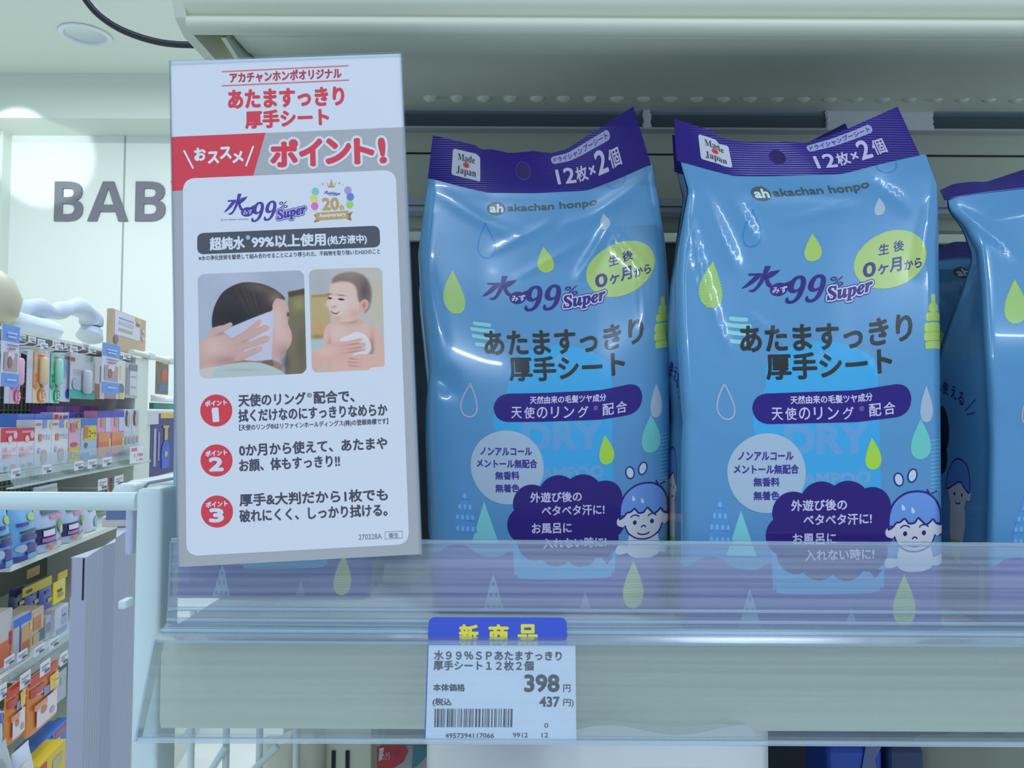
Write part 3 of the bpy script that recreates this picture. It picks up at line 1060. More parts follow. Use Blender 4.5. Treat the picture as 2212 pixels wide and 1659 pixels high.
# the sealed header: 560 wide, 84 high
H_ = Art()
H_.quadr([(58, 16), (132, 16), (132, 66), (58, 66)], 5, (176, 190, 220), 1)
H_.text('𝐌𝐚𝐝𝐞', (72, 29), (118, 29), 13, (34, 38, 52), 3)
H_.text('𝐉𝐚𝐩𝐚𝐧', (70, 55), (121, 55), 17, (34, 38, 52), 3)
H_.ell((95, 41.5), 8.5, 5.5, (196, 74, 60), 2)
H_.text('in', (92, 41.5), (98, 41.5), 5, (120, 34, 34), 4)
H_.ell((246, 38), 20, 18, (24, 14, 92), 1, 0, 24)
H_.stroke([(246 + 20 * math.cos(t), 38 + 18 * math.sin(t)) for t in np.linspace(0, 2 * math.pi, 24, endpoint=False)], 1.6, (62, 52, 160), 2, True)
H_.quadr([(326, 8), (486, 8), (486, 24), (326, 24)], 8, (146, 158, 214), 1)
H_.text('ドライシャンプーシート', (333, 16), (480, 16), 11, (52, 44, 140), 3, .3, 3)
H_.text('12', (332, 52), (378, 52), 30, LILAC, 3, 1.1, 6)
H_.text('枚', (382, 54), (410, 54), 26, LILAC, 3, .8, 5)
H_.text('×', (416, 55), (430, 55), 13, LILAC, 3, .8, 5)
H_.text('2', (436, 49), (461, 49), 36, LILAC, 3, 1.3, 6)
H_.text('個', (468, 52), (496, 52), 28, LILAC, 3, .6, 5)

# ------------------------------------------------------------------ pouch shape
M_film = mat('pale blue film', alb(76, 136, 196), 0.22, 0.4, coat=.3)
M_head = mat('navy heat seal', alb(30, 12, 128), 0.28, 0.4)
nt = M_head.node_tree  # the pressed ribs of the seal
tc = nt.nodes.new('ShaderNodeTexCoord')
wv = nt.nodes.new('ShaderNodeTexWave')
wv.bands_direction = 'Z'
wv.inputs['Scale'].default_value = 260
bp = nt.nodes.new('ShaderNodeBump')
bp.inputs['Strength'].default_value = .35
bp.inputs['Distance'].default_value = .0006
nt.links.new(tc.outputs['Object'], wv.inputs['Vector'])
nt.links.new(wv.outputs['Fac'], bp.inputs['Height'])
nt.links.new(bp.outputs['Normal'], nt.nodes['Principled BSDF'].inputs['Normal'])
NARC, NFLAT, NROW = 6, 46, 104
UF = .91
US = np.concatenate([-UF - (1 - UF) * np.sin(np.linspace(math.pi / 2, 0, NARC, endpoint=False)), np.linspace(-UF, UF, NFLAT + 1), UF + (1 - UF) * np.sin(np.linspace(0, math.pi / 2, NARC + 1)[1:])])
TH = np.concatenate([np.linspace(math.pi / 2, 0, NARC, endpoint=False), np.zeros(NFLAT + 1), np.linspace(0, math.pi / 2, NARC + 1)[1:]])
VS = np.linspace(0, 1, NROW)
AX, AY0, AYH = US * 285 + 1745, 1357.0, 981.0


def prep(art, xs, ys):
    t, c, l = art.soup()
    at = [c, l]
    for x in xs:
        t, at = cut(t, at, 0, x)
    for y in ys:
        t, at = cut(t, at, 1, y)
    cen = t.mean(1)
    ok = (cen[:, 0] > xs[0]) & (cen[:, 0] < xs[-1]) & (cen[:, 1] > min(ys)) & (cen[:, 1] < max(ys))
    return t[ok], at[0][ok], at[1][ok]


ROWY = AY0 - VS * AYH
FRONT = prep(A_, AX, ROWY)
SIDEX = np.linspace(0, 270, 9)
SIDE = prep(S_, SIDEX, ROWY)
HX, HY = np.linspace(0, 560, 57), np.linspace(84, 0, 9)
HEAD = prep(H_, HX, HY)
FILM_INK = lambda name, cols, rough: [mat('film %02x%02x%02x' % c, alb(*c), rough, .35, coat=.3) for c in cols]


def bil(G, xs, ys, p):
    """sample grid G[row y, col x] (xs ascending, ys ascending) at p"""
    i = np.clip(np.searchsorted(xs, p[:, 0]) - 1, 0, len(xs) - 2)
    j = np.clip(np.searchsorted(ys, p[:, 1]) - 1, 0, len(ys) - 2)
    a = ((p[:, 0] - xs[i]) / (xs[i + 1] - xs[i]))[:, None]
    b = ((p[:, 1] - ys[j]) / (ys[j + 1] - ys[j]))[:, None]
    return (G[j, i] * (1 - a) + G[j, i + 1] * a) * (1 - b) + (G[j + 1, i] * (1 - a) + G[j + 1, i + 1] * a) * b


def gnorm(G, wrap):
    if wrap:
        du = np.roll(G, -1, 1) - np.roll(G, 1, 1)
    else:
        du = np.gradient(G, axis=1)
    dv = np.gradient(G, axis=0)
    n = np.cross(du, dv)
    return n / (np.linalg.norm(n, axis=2, keepdims=True) + 1e-15)


def Pn(px, py, Y):
    d = np.stack(((px - CX) / FPX, -(py - CY) / FPX, -np.ones_like(px)), -1) @ np.array(RC).T
    return np.array(EYE) + d * (Y / d[..., 1])[..., None]


def drape(t, c, l, G, N, xs, ys, step):
    p = t.reshape(-1, 2)
    q, n = bil(G, xs, ys, p), bil(N, xs, ys, p)
    n /= np.linalg.norm(n, axis=1, keepdims=True) + 1e-15
    return q + n * (.00003 + np.repeat(l, 3)[:, None] * step), n, c


def pouch(name, label, sp, group='wipes pouches on the front shelf'):
    Y, b0 = sp['Y'], sp.get('b', .031)
    Yc = Y + b0
    lo, hi = 900.0, 1700.0
    for _ in range(40):
        mid = (lo + hi) / 2
        if P(1106, mid, Y).z > DECK:
            lo = mid
        else:
            hi = mid
    bot = lo
    ly, lx = zip(*sorted(sp['left'])); ry, rx = zip(*sorted(sp['right']))
    bx, by = zip(*sp['base']); tx, ty = zip(*sp['top'])
    fr = (US + 1) / 2
    nb = np.linspace(0, 1, 200)
    bcx = np.interp(nb, np.linspace(0, 1, len(bx)), bx)
    ytop = np.interp(bx[0] + fr * (bx[-1] - bx[0]), bx, by)
    k = np.exp(-np.linspace(-2, 2, 7) ** 2); k /= k.sum()
    ytop = np.convolve(np.pad(ytop, 3, 'edge'), k, 'valid')
    v = VS[:, None]
    py = bot - v * (bot - ytop[None, :])
    pm = bot - VS * (bot - np.median(ytop))
    xl, xr = np.interp(pm, ly, lx), np.interp(pm, ry, rx)
    px = xl[:, None] + fr[None, :] * (xr - xl)[:, None]
    s = np.clip((VS - sp.get('taper', .42)) / (1 - sp.get('taper', .42)), 0, 1)
    b = b0 * (1 - s ** 1.7 * (2.2 - 1.2 * s)) + .0009
    b = b * (1 - .25 * np.exp(-VS / .012))
    Yf = Yc - b
    r = np.minimum(.0095, b * .9)
    arc = r[:, None] * (1 - np.cos(TH))[None, :]
    # wrinkles: soft noise and creases
    U, Vv = np.meshgrid(US, VS)
    rnd = np.random.RandomState(sp['seed'])
    d = np.zeros_like(U)
    for _ in range(7):
        a, f = rnd.uniform(0, math.pi), rnd.uniform(2, 7)
        d += rnd.uniform(.1, .32) * .001 * np.sin(f * (U * math.cos(a) + Vv * 3.4 * math.sin(a)) + rnd.uniform(0, 6))
    d += .0022 * np.cos(U * 1.45) * np.exp(-((Vv - .3) / .3) ** 2)
    for (u0, v0, u1, v1, w, amp) in sp['creases']:
        ax, ay, bx_, by_ = u0, v0 * 3.4, u1, v1 * 3.4
        X_, Y_ = U, Vv * 3.4
        L2 = (bx_ - ax) ** 2 + (by_ - ay) ** 2
        t = np.clip(((X_ - ax) * (bx_ - ax) + (Y_ - ay) * (by_ - ay)) / L2, 0, 1)
        ds = np.hypot(X_ - ax - t * (bx_ - ax), Y_ - ay - t * (by_ - ay))
        d += amp * .001 * np.exp(-(ds / w) ** 2) * np.sin(np.pi * (.12 + .76 * t))
    d *= np.clip(1 - (np.abs(U) - .93) / .07, 0, 1) * np.clip(Vv / .04, 0, 1) * np.clip((1 - Vv) / .03, .1, 1)
    Yg = Yf[:, None] + arc - d
    X = Pn(px, py, Yg)[..., 0]
    Z = Pn(px, py, np.repeat(Yf[:, None], len(US), 1))[..., 2]
    Z[0] = DECK + .0003
    front = np.stack((X, Yg, Z), -1)
    # sides and back
    ns = 9
    t = np.linspace(0, 1, ns + 1)[1:]
    ys = Yf + r
    yb = Yc + b - r * .6
    dent = sp.get('dent', .006) * np.sin(np.pi * t)[None, :] * np.clip(s[:, None] * 1.6 + .25, 0, 1)
    zig = 1
    right = np.stack((front[:, -1:, 0] - dent, ys[:, None] + (yb - ys)[:, None] * t, np.repeat(Z[:, -1:], ns, 1)), -1)
    left_fb = np.stack((front[:, :1, 0] + dent, ys[:, None] + (yb - ys)[:, None] * t, np.repeat(Z[:, :1], ns, 1)), -1)
    nbk = 14
    tb = np.linspace(0, 1, nbk + 2)[1:-1]
    back = right[:, -1:, :] * (1 - tb)[None, :, None] + left_fb[:, -1:, :] * tb[None, :, None]
    back[..., 1] = (Yc + b)[:, None] + .0005
    ring = np.concatenate([front, right, back, left_fb[:, ::-1]], 1)
    o = np.array((float(np.mean(X)), Yc, DECK))
    root = thing(name, label, 'wipes pouch', tuple(o), group)
    N = gnorm(ring, True)
    nv, nc = ring.shape[:2]
    idx = np.arange(nv * nc).reshape(nv, nc)
    q = np.stack((idx[:-1], np.roll(idx, -1, 1)[:-1], np.roll(idx, -1, 1)[1:], idx[1:]), -1).reshape(-1, 4)
    faces = [tuple(f) for f in q] + [tuple(idx[0][::-1]), tuple(idx[-1])]
    cols = A_.cols + [c for c in S_.cols]
    mats = [M_film] + FILM_INK('', cols, .22)
    nU = len(US)
    f1 = drape(*FRONT, ring[::-1, :nU], N[::-1, :nU], AX, ROWY[::-1], .000035)
    f2 = drape(*SIDE, ring[::-1, -ns:], N[::-1, -ns:], np.linspace(0, 270, ns), ROWY[::-1], .00004)
    pts = np.concatenate([f1[0], f2[0]]) - o
    nr = np.concatenate([f1[1], f2[1]])
    ci = np.concatenate([f1[2] + 1, f2[2] + 1 + len(A_.cols)])
    me = mesh_soup('pouch_body', pts, nr, ci, mats, (ring.reshape(-1, 3) - o, faces, N.reshape(-1, 3), np.zeros(len(faces), int)))
    link('pouch_body', me, root)
    # heat seal
    u = np.linspace(0, 1, 57); w = np.linspace(0, 1, 9)
    B = np.stack((np.interp(u, np.linspace(0, 1, 57), np.interp(u, [0, 1], [bx[0], bx[-1]])), np.interp(bx[0] + u * (bx[-1] - bx[0]), bx, by)), -1)
    B[:, 1] = np.convolve(np.pad(B[:, 1], 3, 'edge'), k, 'valid') + 2.5
    T = np.stack((tx[0] + u * (tx[-1] - tx[0]), np.interp(tx[0] + u * (tx[-1] - tx[0]), tx, ty)), -1)
    pg = B[None] * (1 - w)[:, None, None] + T[None] * w[:, None, None]
    bend = sp.get('bend', -.006)
    Yh = Yc - .0011 + (bend * (np.abs(u * 2 - 1) ** 1.6)[None, :] + .0012 * np.sin(u * 9 + sp['seed'])[None, :] + sp.get('lean', 0)) * w[:, None]
    S = Pn(pg[..., 0], pg[..., 1], Yh)
    SN = gnorm(S, False)
    SB = S - SN * .0007
    L = 9 * 57
    ii = np.arange(L).reshape(9, 57)
    qf = [tuple(x) for x in np.stack((ii[:-1, :-1], ii[:-1, 1:], ii[1:, 1:], ii[1:, :-1]), -1).reshape(-1, 4)]
    qb = [tuple(x + L for x in f[::-1]) for f in qf]
    rim = list(ii[0]) + list(ii[1:, -1]) + list(ii[-1, ::-1][1:]) + list(ii[::-1, 0][1:-1])
    qs = [(rim[(i + 1) % len(rim)], rim[i], rim[i] + L, rim[(i + 1) % len(rim)] + L) for i in range(len(rim))]
    hv = np.concatenate([S.reshape(-1, 3), SB.reshape(-1, 3)]) - o
    hn = np.concatenate([SN.reshape(-1, 3), -SN.reshape(-1, 3)])
    h1 = drape(*(HEAD if not sp.get('plain') else [x[:1] for x in HEAD]), S[::-1], SN[::-1], HX, HY[::-1], .00004)
    me = mesh_soup('seal_header', h1[0] - o, h1[1], h1[2] + 1, [M_head] + [mat('seal %02x%02x%02x' % c, alb(*c), .3, .5) for c in H_.cols], (hv, qf + qb + qs, hn, np.zeros(len(qf + qb + qs), int)))
    link('seal_header', me, root)
    return root


SA = dict(Y=.43, seed=3, left=[(300, 926), (381, 924), (407, 925), (510, 910), (560, 903), (620, 906), (700, 915), (760, 921), (813, 927), (870, 922), (940, 921), (1160, 928), (1330, 934)],
          right=[(352, 1406), (406, 1410), (480, 1424), (560, 1437), (640, 1444), (980, 1447), (1160, 1443), (1330, 1440)],
          base=[(924, 381), (990, 399), (1052, 414), (1153, 415), (1270, 409), (1340, 382), (1406, 352)],
          top=[(935, 292), (1029, 314), (1038, 323), (1062, 322), (1103, 331), (1153, 326), (1191, 331), (1224, 322), (1290, 280), (1368, 230)],
          creases=[(.55, .90, .30, .80, .035, .9), (.55, .90, .78, .78, .03, 1.0), (.78, .80, .80, .66, .03, .8), (-.95, .80, -.86, .62, .05, .8), (-1, .56, -.78, .52, .09, -2.2), (-.9, .97, -.2, .90, .05, .5), (.9, .97, .2, .92, .05, .7), (-.4, .86, .1, .93, .03, .35), (.72, .45, .80, .36, .03, .5), (-.2, .80, .35, .88, .03, .3)])
SB_ = dict(Y=.395, seed=11, left=[(256, 1456), (344, 1462), (399, 1478), (429, 1487), (474, 1478), (557, 1463), (620, 1458), (715, 1460), (850, 1468), (920, 1474), (1000, 1470), (1170, 1470), (1357, 1472)],
           right=[(332, 1987), (429, 2025), (518, 2027), (715, 2030), (1170, 2034), (1357, 2034)],
           base=[(1462, 344), (1530, 364), (1584, 378), (1660, 378), (1718, 376), (1817, 374), (1900, 352), (1987, 332)],
           top=[(1456, 256), (1542, 284), (1550, 296), (1605, 307), (1680, 306), (1742, 308), (1793, 292), (1838, 275), (1939, 230)],
           creases=[(-.85, .93, -.55, .80, .05, .9), (-.93, .87, -.72, .70, .028, 1.1), (-.72, .70, -.62, .62, .03, .7), (-.60, .93, -.42, .86, .035, .9), (.93, .90, .85, .76, .035, .9), (-.5, .96, .4, .955, .04, -.7), (.55, .96, .75, .90, .04, .7), (-.20, .90, .30, .93, .03, .4), (.42, .60, .60, .50, .02, .35), (-.45, .70, -.2, .64, .02, .3), (-1, .47, -.86, .42, .08, -1.2)])
SCc = dict(Y=.402, seed=23, bend=.002, lean=.022, taper=.6, plain=True, dent=.003, left=[(400, 2046), (430, 2050), (470, 2084), (520, 2108), (600, 2116), (700, 2122), (950, 2134), (1170, 2128), (1360, 2126)],
           right=[(400, 2600), (430, 2650), (700, 2676), (1360, 2680)],
           base=[(2040, 428), (2110, 416), (2212, 404), (2330, 404), (2480, 410), (2600, 400)],
           top=[(2030, 411), (2060, 397), (2100, 392), (2130, 393), (2212, 366), (2300, 366), (2420, 366), (2560, 320)],
           creases=[(-.98, .97, -.72, .86, .05, 1.6), (-.9, .93, -.3, .95, .06, -1.0), (-.95, .62, -.80, .40, .05, .8), (-.9, .5, -.7, .42, .08, -.8)])
SZ = dict(Y=.462, seed=31, left=[(400, 378), (1100, 374), (1200, 366), (1300, 362)], right=[(400, 806), (1160, 808), (1300, 800)],
          base=[(384, 470), (590, 474), (800, 462)], top=[(384, 400), (590, 404), (800, 392)], creases=[(-.5, .9, .4, .93, .04, .6)])
pa = pouch('wipes_pouch', 'blue wipes pouch standing directly to the right of the white sign', SA)
pb = pouch('wipes_pouch', 'largest blue wipes pouch, frontmost, with white tape behind its raised top corner', SB_)
pc = pouch('wipes_pouch', 'blue wipes pouch with folded-over top cut off by the right edge', SCc)
pz = pouch('wipes_pouch', 'blue wipes pouch behind the white sign with only its purple foot showing', SZ)


def copy_tree(o, par=None):
    c = o.copy()
    C.objects.link(c)
    if par is not None:
        c.parent = par
    for ch in list(o.children):
        copy_tree(ch, c)
    return c


for src, dx, dy, sz, lab in ((pa, -.0145, .077, .955, 'blue wipes pouch hidden behind the pouch beside the sign, only its left edge showing'),
                             (pb, .0100, .079, 1.075, 'blue wipes pouch in the second row peeking out left of the largest pouch'),
                             (pc, .002, .080, .90, 'blue wipes pouch in the second row behind the one at the right edge')):
    c = copy_tree(src)
    c.location = src.location + Vector((dx, dy, 0))
    c.scale = (.92, .9, sz)
    c['label'] = lab

# ------------------------------------------------------------------ the promotional sign
a0, a1, a2 = P(385, 1225, .3675), P(910, 1197, .366), P(369, 133, .3775)
sn = (a1 - a0).cross(a2 - a0).normalized()
sp0 = a0
sg = thing('sign', 'tall white and grey promotional sign with red headings clipped to the rail', 'sign', (a0 + a1) / 2)
RED, GREY, TXT, WHT = (192, 62, 82), (152, 164, 184), (68, 74, 96), (192, 208, 238)
a = Art()
a.poly([(369.6, 296), (873.6, 274.7), (911, 1197), (385, 1225)], GREY, 1)
a.poly([(369.6, 296), (573.5, 287), (547, 380), (400, 400), (395, 411), (372, 413)], RED, 2)
a.quadr([(395, 386), (855, 367), (884, 1175.5), (403, 1201.5)], 24, WHT, 3)
for y0, y1, yy in ((155, 142, 0), (185.6, 173, 1)):
    a.stroke([(479, y0), (753 + yy, y1)], 2.6, (208, 110, 126), 2, cap=False)
a.text('アカチャンホンポオリジナル', (497, 168.5), (737, 158), 22, (168, 52, 72), 2, .9, 6)
a.text('あたますっきり', (494, 215), (742, 207), 38, RED, 2, 1.9, 10)
a.text('厚手シート', (531, 259), (709, 252), 36, RED, 2, 1.8, 10)
for p, q in (((398, 326), (417, 363)), ((547, 317), (532, 358))):
    a.stroke([p, q], 4, (206, 218, 240), 4)
for ch, x0, x1, y, h in (('お', 421, 444, 334, 26), ('ス', 450, 472, 341, 24), ('ス', 476, 499, 331, 24), ('メ', 503, 525, 340, 23)):
    a.text(ch, (x0, y), (x1, y - 1), h, (206, 218, 240), 4, 1.5, 8)
for ch, x0, x1, y, h in (('ポ', 587, 641, 332, 54), ('イ', 649, 694, 330, 54), ('ン', 706, 756, 327, 50), ('ト', 768, 806, 327, 50), ('!', 821, 831, 326, 50)):
    a.text(ch, (x0, y), (x1, y - 1), h, WHT, 4, 9.0, 14)
    a.text(ch, (x0, y), (x1, y - 1), h, RED, 4.6, 3.4, 12)
# mark, anniversary badge
mark(a, lambda x, y: (483 + x * .625, 414 + y * .8 - x * .03), .72, (66, 62, 158), (168, 176, 226), 4)
a.text('pure water solution', (478, 475), (537, 474), 5, (66, 62, 158), 4)
GOLD = (176, 150, 110)
a.poly([(705, 390), (711, 403), (716, 386), (721, 403), (727, 389), (723, 405), (709, 406)], GOLD, 4)
for x, y, r in ((698, 398, 3.4), (733, 396, 3.4), (691, 402, 1.5), (741, 400, 1.5)):
    a.poly([(x, y - r), (x + r * .3, y - r * .3), (x + r, y), (x + r * .3, y + r * .3), (x, y + r), (x - r * .3, y + r * .3), (x - r, y), (x - r * .3, y - r * .3)], GOLD, 4)
for i, (x, y, c) in enumerate(((681.5, 414, (112, 190, 205)), (678, 429, (205, 200, 120)), (680, 445.6, (196, 112, 190)), (751.7, 411.5, (150, 146, 215)), (756.8, 425.4, (92, 124, 210)), (755.8, 441.8, (136, 200, 120)))):
    a.ell((x, y), 8, 8.6, c, 4 + i * .1, 0, 24)
    a.stroke([(x, y + 8), (x + (4 if x < 716 else -4), y + 24)], .5, GOLD, 3.8, cap=False)
mark(a, lambda x, y: (699 + x * .125, 411 + y * .13), .14, (66, 62, 158), (168, 176, 226), 4)
a.text('20', (697, 441.5), (731, 440), 25, GOLD, 4, 1.7, 8)
a.text('th', (733, 448), (743, 447.4), 11, GOLD, 4, .6, 4)
a.poly([(677.6, 463), (690, 466), (690, 478), (678, 481), (683, 472)], (140, 112, 70), 4)
a.poly([(762.5, 457), (750, 462), (750, 474), (760, 477), (757, 467)], (140, 112, 70), 4)
a.poly([(683, 460), (752, 455), (753, 472), (683, 477)], GOLD, 4.4)
a.text('Anniversary', (690, 467.5), (747, 463.5), 10.5, (215, 215, 225), 5, .4, 4)
DG = (70, 80, 98)
a.quadr([(426, 504), (819.6, 487.5), (822, 534), (426.5, 549.8)], 13, DG, 4)
a.text('超純水', (454, 527.5), (528, 524), 27, WHT, 5, 1.2, 6)
a.text('※', (531, 513.5), (541, 513), 10, WHT, 5)
a.text('99%以上使用', (545, 523), (703, 517), 26, WHT, 5, 1.2, 6)
a.text('(処方液中)', (708, 520.7), (792, 517), 21, WHT, 5, .8, 5)
a.text('※水の浄化技術を駆使して組み合わせることにより得られた、不純物を取り除いたH2Oのこと', (429.6, 558), (821, 543), 10.5, TXT, 4, .3, 3)
for i, (c, x0, x1, y) in enumerate((((467.4, 886.8), 461, 471, 896.5), ((468, 994.7), 453.5, 481, 1003), ((469, 1105), 454, 482, 1113.5))):
    a.ell(c, 34.6, 34.6, RED, 4, 0, 48)
    a.text('ポイント', (c[0] - 23.5, c[1] - 14.5), (c[0] + 22.5, c[1] - 18), 11.5, WHT, 5, .7, 5)
    a.text('123'[i], (x0, y), (x1, y - .8), 27, WHT, 5, 2.2, 8)
    if i == 0:
        a.stroke([(459, 888.5), (466, 885)], 4.5, WHT, 5.3)
for s_, L, R, h, b in (('天使のリング', (515.7, 865.6), (660, 860.3), 26, 1.0), ('配合で、', (678, 859), (765, 855), 26, 1.0), ('拭くだけなのにすっきりなめらか', (515.7, 898.5), (836, 884.6), 26, 1.0),
                       ('0か月から使えて、あたまや', (517.5, 973), (836, 957), 26, 1.0), ('お顔、体もすっきり!!', (517.5, 1006), (733.5, 995), 26, 1.0), ('厚手&大判だから1枚でも', (518, 1080.5), (837, 1068), 26, 1.0),
                       ('破れにくく、しっかり拭ける。', (518, 1115), (836, 1101), 26, 1.0)):
    a.text(s_, L, R, h, TXT, 4, b, 5)
a.text('®', (663, 854), (674, 853.5), 10, TXT, 4, .2, 3)
a.text('【天使のリング®はリファインホールディングス(株)の登録商標です】', (517, 925), (838.5, 910.5), 14.5, TXT, 4, .35, 4)
a.text('270228A', (775, 1160.5), (825, 1158), 11.5, (120, 130, 155), 4, .3, 3)
a.stroke([(832, 1149), (869, 1147), (869.4, 1162.5), (832.5, 1164.5)], 1.2, (130, 140, 165), 4, True)
a.text('衛生', (840, 1157), (861, 1156), 11, (110, 120, 145), 4, .3, 3)
MPAP = mat('sign paper', alb(*WHT), .5, .4)
sign_card = printed_card('sign_card', [(369, 133), (866, 116), (910, 1190), (905, 1197), (385, 1225)], sp0, sn, .0006, MPAP, a, sg, ink, .00004, rough=.5)
# clear sleeve: a folded lip over the top and a thin rim down the sides
M_slv = clear_mat('clear sleeve', .12, rough=.1, gloss=.45, hazecol=(.6, .7, .85))


def spt(px, py, h=0.0):
    return hit(px, py, sp0, sn) + sn * h


mb = MB()
for (p, q, p2, q2) in (((366, 132), (868, 113), (368, 140), (867, 121)), ((366, 132), (384, 1226), (369.5, 132), (387, 1226)), ((864, 114), (908, 1196), (869, 113), (912.5, 1196))):
    f, b = .0007, -.0014
    vs = [spt(*p, f), spt(*q, f), spt(*q2, f), spt(*p2, f), spt(*p, b), spt(*q, b), spt(*q2, b), spt(*p2, b)]
    mb.add(vs, [(0, 1, 2, 3), (7, 6, 5, 4), (0, 4, 5, 1), (1, 5, 6, 2), (2, 6, 7, 3), (3, 7, 4, 0)])
mb.build('clear_sleeve', M_slv, sg)
mb = MB()
k0, k1 = spt(560, 1150, -.0016), spt(700, 1145, -.0016)
mb.add([k0, k1, k1 + Vector((0, .012, .012)), k0 + Vector((0, .012, .012)), k0 + Vector((0, .0012, -.002)), k1 + Vector((0, .0012, -.002)), k1 + Vector((0, .0132, .010)), k0 + Vector((0, .0132, .010))],
       [(0, 1, 2, 3), (7, 6, 5, 4), (0, 4, 5, 1), (1, 5, 6, 2), (2, 6, 7, 3), (3, 7, 4, 0)])
mb.build('sign_clip', M_clear2, sg)


# the two printed photographs, painted as vertex colours of the print itself
class Paint:
    def __init__(s, q, nx, ny):
        u, v = np.meshgrid((np.arange(nx) + .5) / nx, (np.arange(ny) + .5) / ny)
        tl, tr, br, bl = (np.array(p, float) for p in q)
        s.p = (tl * ((1 - u) * (1 - v))[..., None] + tr * (u * (1 - v))[..., None] + br * (u * v)[..., None] + bl * ((1 - u) * v)[..., None])
        s.c = np.zeros(s.p.shape[:2] + (3,))

    def blend(s, a, col):
        a = np.clip(a, 0, 1)[..., None]
        s.c = s.c * (1 - a) + np.array(col, float) * a

    def fill(s, col):
        s.c[:] = col

    def glow(s, c, rx, ry, col, k=1.0, rot=0.0):
        d = s.p - np.array(c, float)
        x = d[..., 0] * math.cos(rot) + d[..., 1] * math.sin(rot)
        y = -d[..., 0] * math.sin(rot) + d[..., 1] * math.cos(rot)
        s.blend(np.exp(-((x / rx) ** 2 + (y / ry) ** 2)) * k, col)

    def shape(s, pts, col, soft=8.0, k=1.0, sm=5):
        q = np.array(smooth_poly(pts, sm) if sm else pts)
        X, Y = s.p[..., 0], s.p[..., 1]
        ins = np.zeros(X.shape, bool)
        dist = np.full(X.shape, 1e9)
        for i in range(len(q)):
            a, b = q[i], q[(i + 1) % len(q)]
            if abs(b[1] - a[1]) > 1e-9:
                cr = ((a[1] > Y) != (b[1] > Y)) & (X < (b[0] - a[0]) * (Y - a[1]) / (b[1] - a[1]) + a[0])
                ins ^= cr
            d = b - a
            t = np.clip(((X - a[0]) * d[0] + (Y - a[1]) * d[1]) / (d @ d + 1e-9), 0, 1)
            dist = np.minimum(dist, np.hypot(X - a[0] - t * d[0], Y - a[1] - t * d[1]))
        al = np.where(ins, .5 + dist / soft, .5 - dist / soft)
        s.last = np.clip(al, 0, 1) * k
        s.blend(s.last, col)

    def shade(s, pts, col, soft, k, sm=5):
        """a tone only inside the last shape"""
        keep = s.last.copy()
        old = s.c.copy()
        s.shape(pts, col, soft, k, sm)
        s.c = old + (s.c - old) * keep[..., None]
        s.last = keep

    def inglow(s, c, rx, ry, col, k=1.0, rot=0.0):
        old = s.c.copy()
        s.glow(c, rx, ry, col, k, rot)
        s.c = old + (s.c - old) * s.last[..., None]


def photo_mesh(name, pt, q, label, rad):
    """q: picture points of its four corners; rounded corners cut away"""
    ny, nx = pt.c.shape[:2]
    u, v = np.meshgrid(np.linspace(0, 1, nx + 1), np.linspace(0, 1, ny + 1))
    tl, tr, br, bl = (np.array(p, float) for p in q)
    pp = (tl * ((1 - u) * (1 - v))[..., None] + tr * (u * (1 - v))[..., None] + br * (u * v)[..., None] + bl * ((1 - u) * v)[..., None])
    w3 = hits(pp.reshape(-1, 2), sp0, sn) + np.array(sn) * .00016 - np.array(sg.location)
    wpx, hpx = np.hypot(*(tr - tl)), np.hypot(*(bl - tl))
    uu, vv = np.meshgrid((np.arange(nx) + .5) / nx * wpx, (np.arange(ny) + .5) / ny * hpx)
    dx = np.maximum(np.maximum(rad - uu, uu - (wpx - rad)), 0)
    dy = np.maximum(np.maximum(rad - vv, vv - (hpx - rad)), 0)
    ok = np.hypot(dx, dy) <= rad
    ii = np.arange((nx + 1) * (ny + 1)).reshape(ny + 1, nx + 1)
    f = np.stack((ii[1:, :-1], ii[1:, 1:], ii[:-1, 1:], ii[:-1, :-1]), -1)[ok]
    me = bpy.data.meshes.new(name)
    me.from_pydata([tuple(x) for x in w3], [], [tuple(x) for x in f])
    at = me.color_attributes.new('print', 'FLOAT_COLOR', 'CORNER')
    c = pt.c[ok]
    l = np.where(c / 255 <= .04045, c / 255 / 12.92, ((c / 255 + .055) / 1.055) ** 2.4)
    al = np.clip(l / np.array(REF) * .84, .006, .95)
    rgba = np.concatenate([al, np.ones((len(al), 1))], 1)
    at.data.foreach_set('color', np.repeat(rgba, 4, 0).ravel().astype(np.float32))
    me.materials.append(vcol_mat('photo print', .5, .4))
    me.update()
    return link(name, me, sign_card, label)


cp = lambda x, y: (360 + x * .25316, 480 + y * .25316)
q1 = [(265, 445), (1172, 410), (1195, 1290), (282, 1335)]
p = Paint(q1, 210, 205)
p.fill((152, 168, 200))
p.glow((650, 470), 300, 120, (172, 182, 220), .8)
p.glow((330, 760), 120, 300, (160, 178, 208), .7)
p.glow((900, 520), 200, 140, (148, 160, 188), .6)
p.shape([(1040, 590), (1200, 570), (1210, 1310), (1010, 1310), (1030, 900)], (112, 108, 92), 16, 1, 0)
p.shape([(1035, 600), (1200, 560), (1200, 615), (1045, 640)], (74, 66, 56), 12, 1, 0)
p.glow((1130, 700), 60, 60, (150, 146, 100), .8)
p.glow((1150, 1080), 50, 200, (92, 88, 80), .8)
p.glow((1020, 1200), 40, 80, (70, 72, 84), .7)
sk, skd, skl = (186, 158, 162), (150, 118, 122), (206, 184, 190)
face = [(840, 700), (960, 640), (1030, 700), (1046, 790), (1036, 860), (1062, 930), (1070, 1000), (1050, 1060), (1020, 1100), (990, 1150), (920, 1180), (820, 1180), (760, 1000)]
p.shape(face, sk, 7)
p.inglow((940, 820), 70, 120, skl, .7)
p.inglow((980, 960), 70, 90, (206, 178, 186), .7)
p.inglow((1010, 1110), 60, 60, skd, .6)
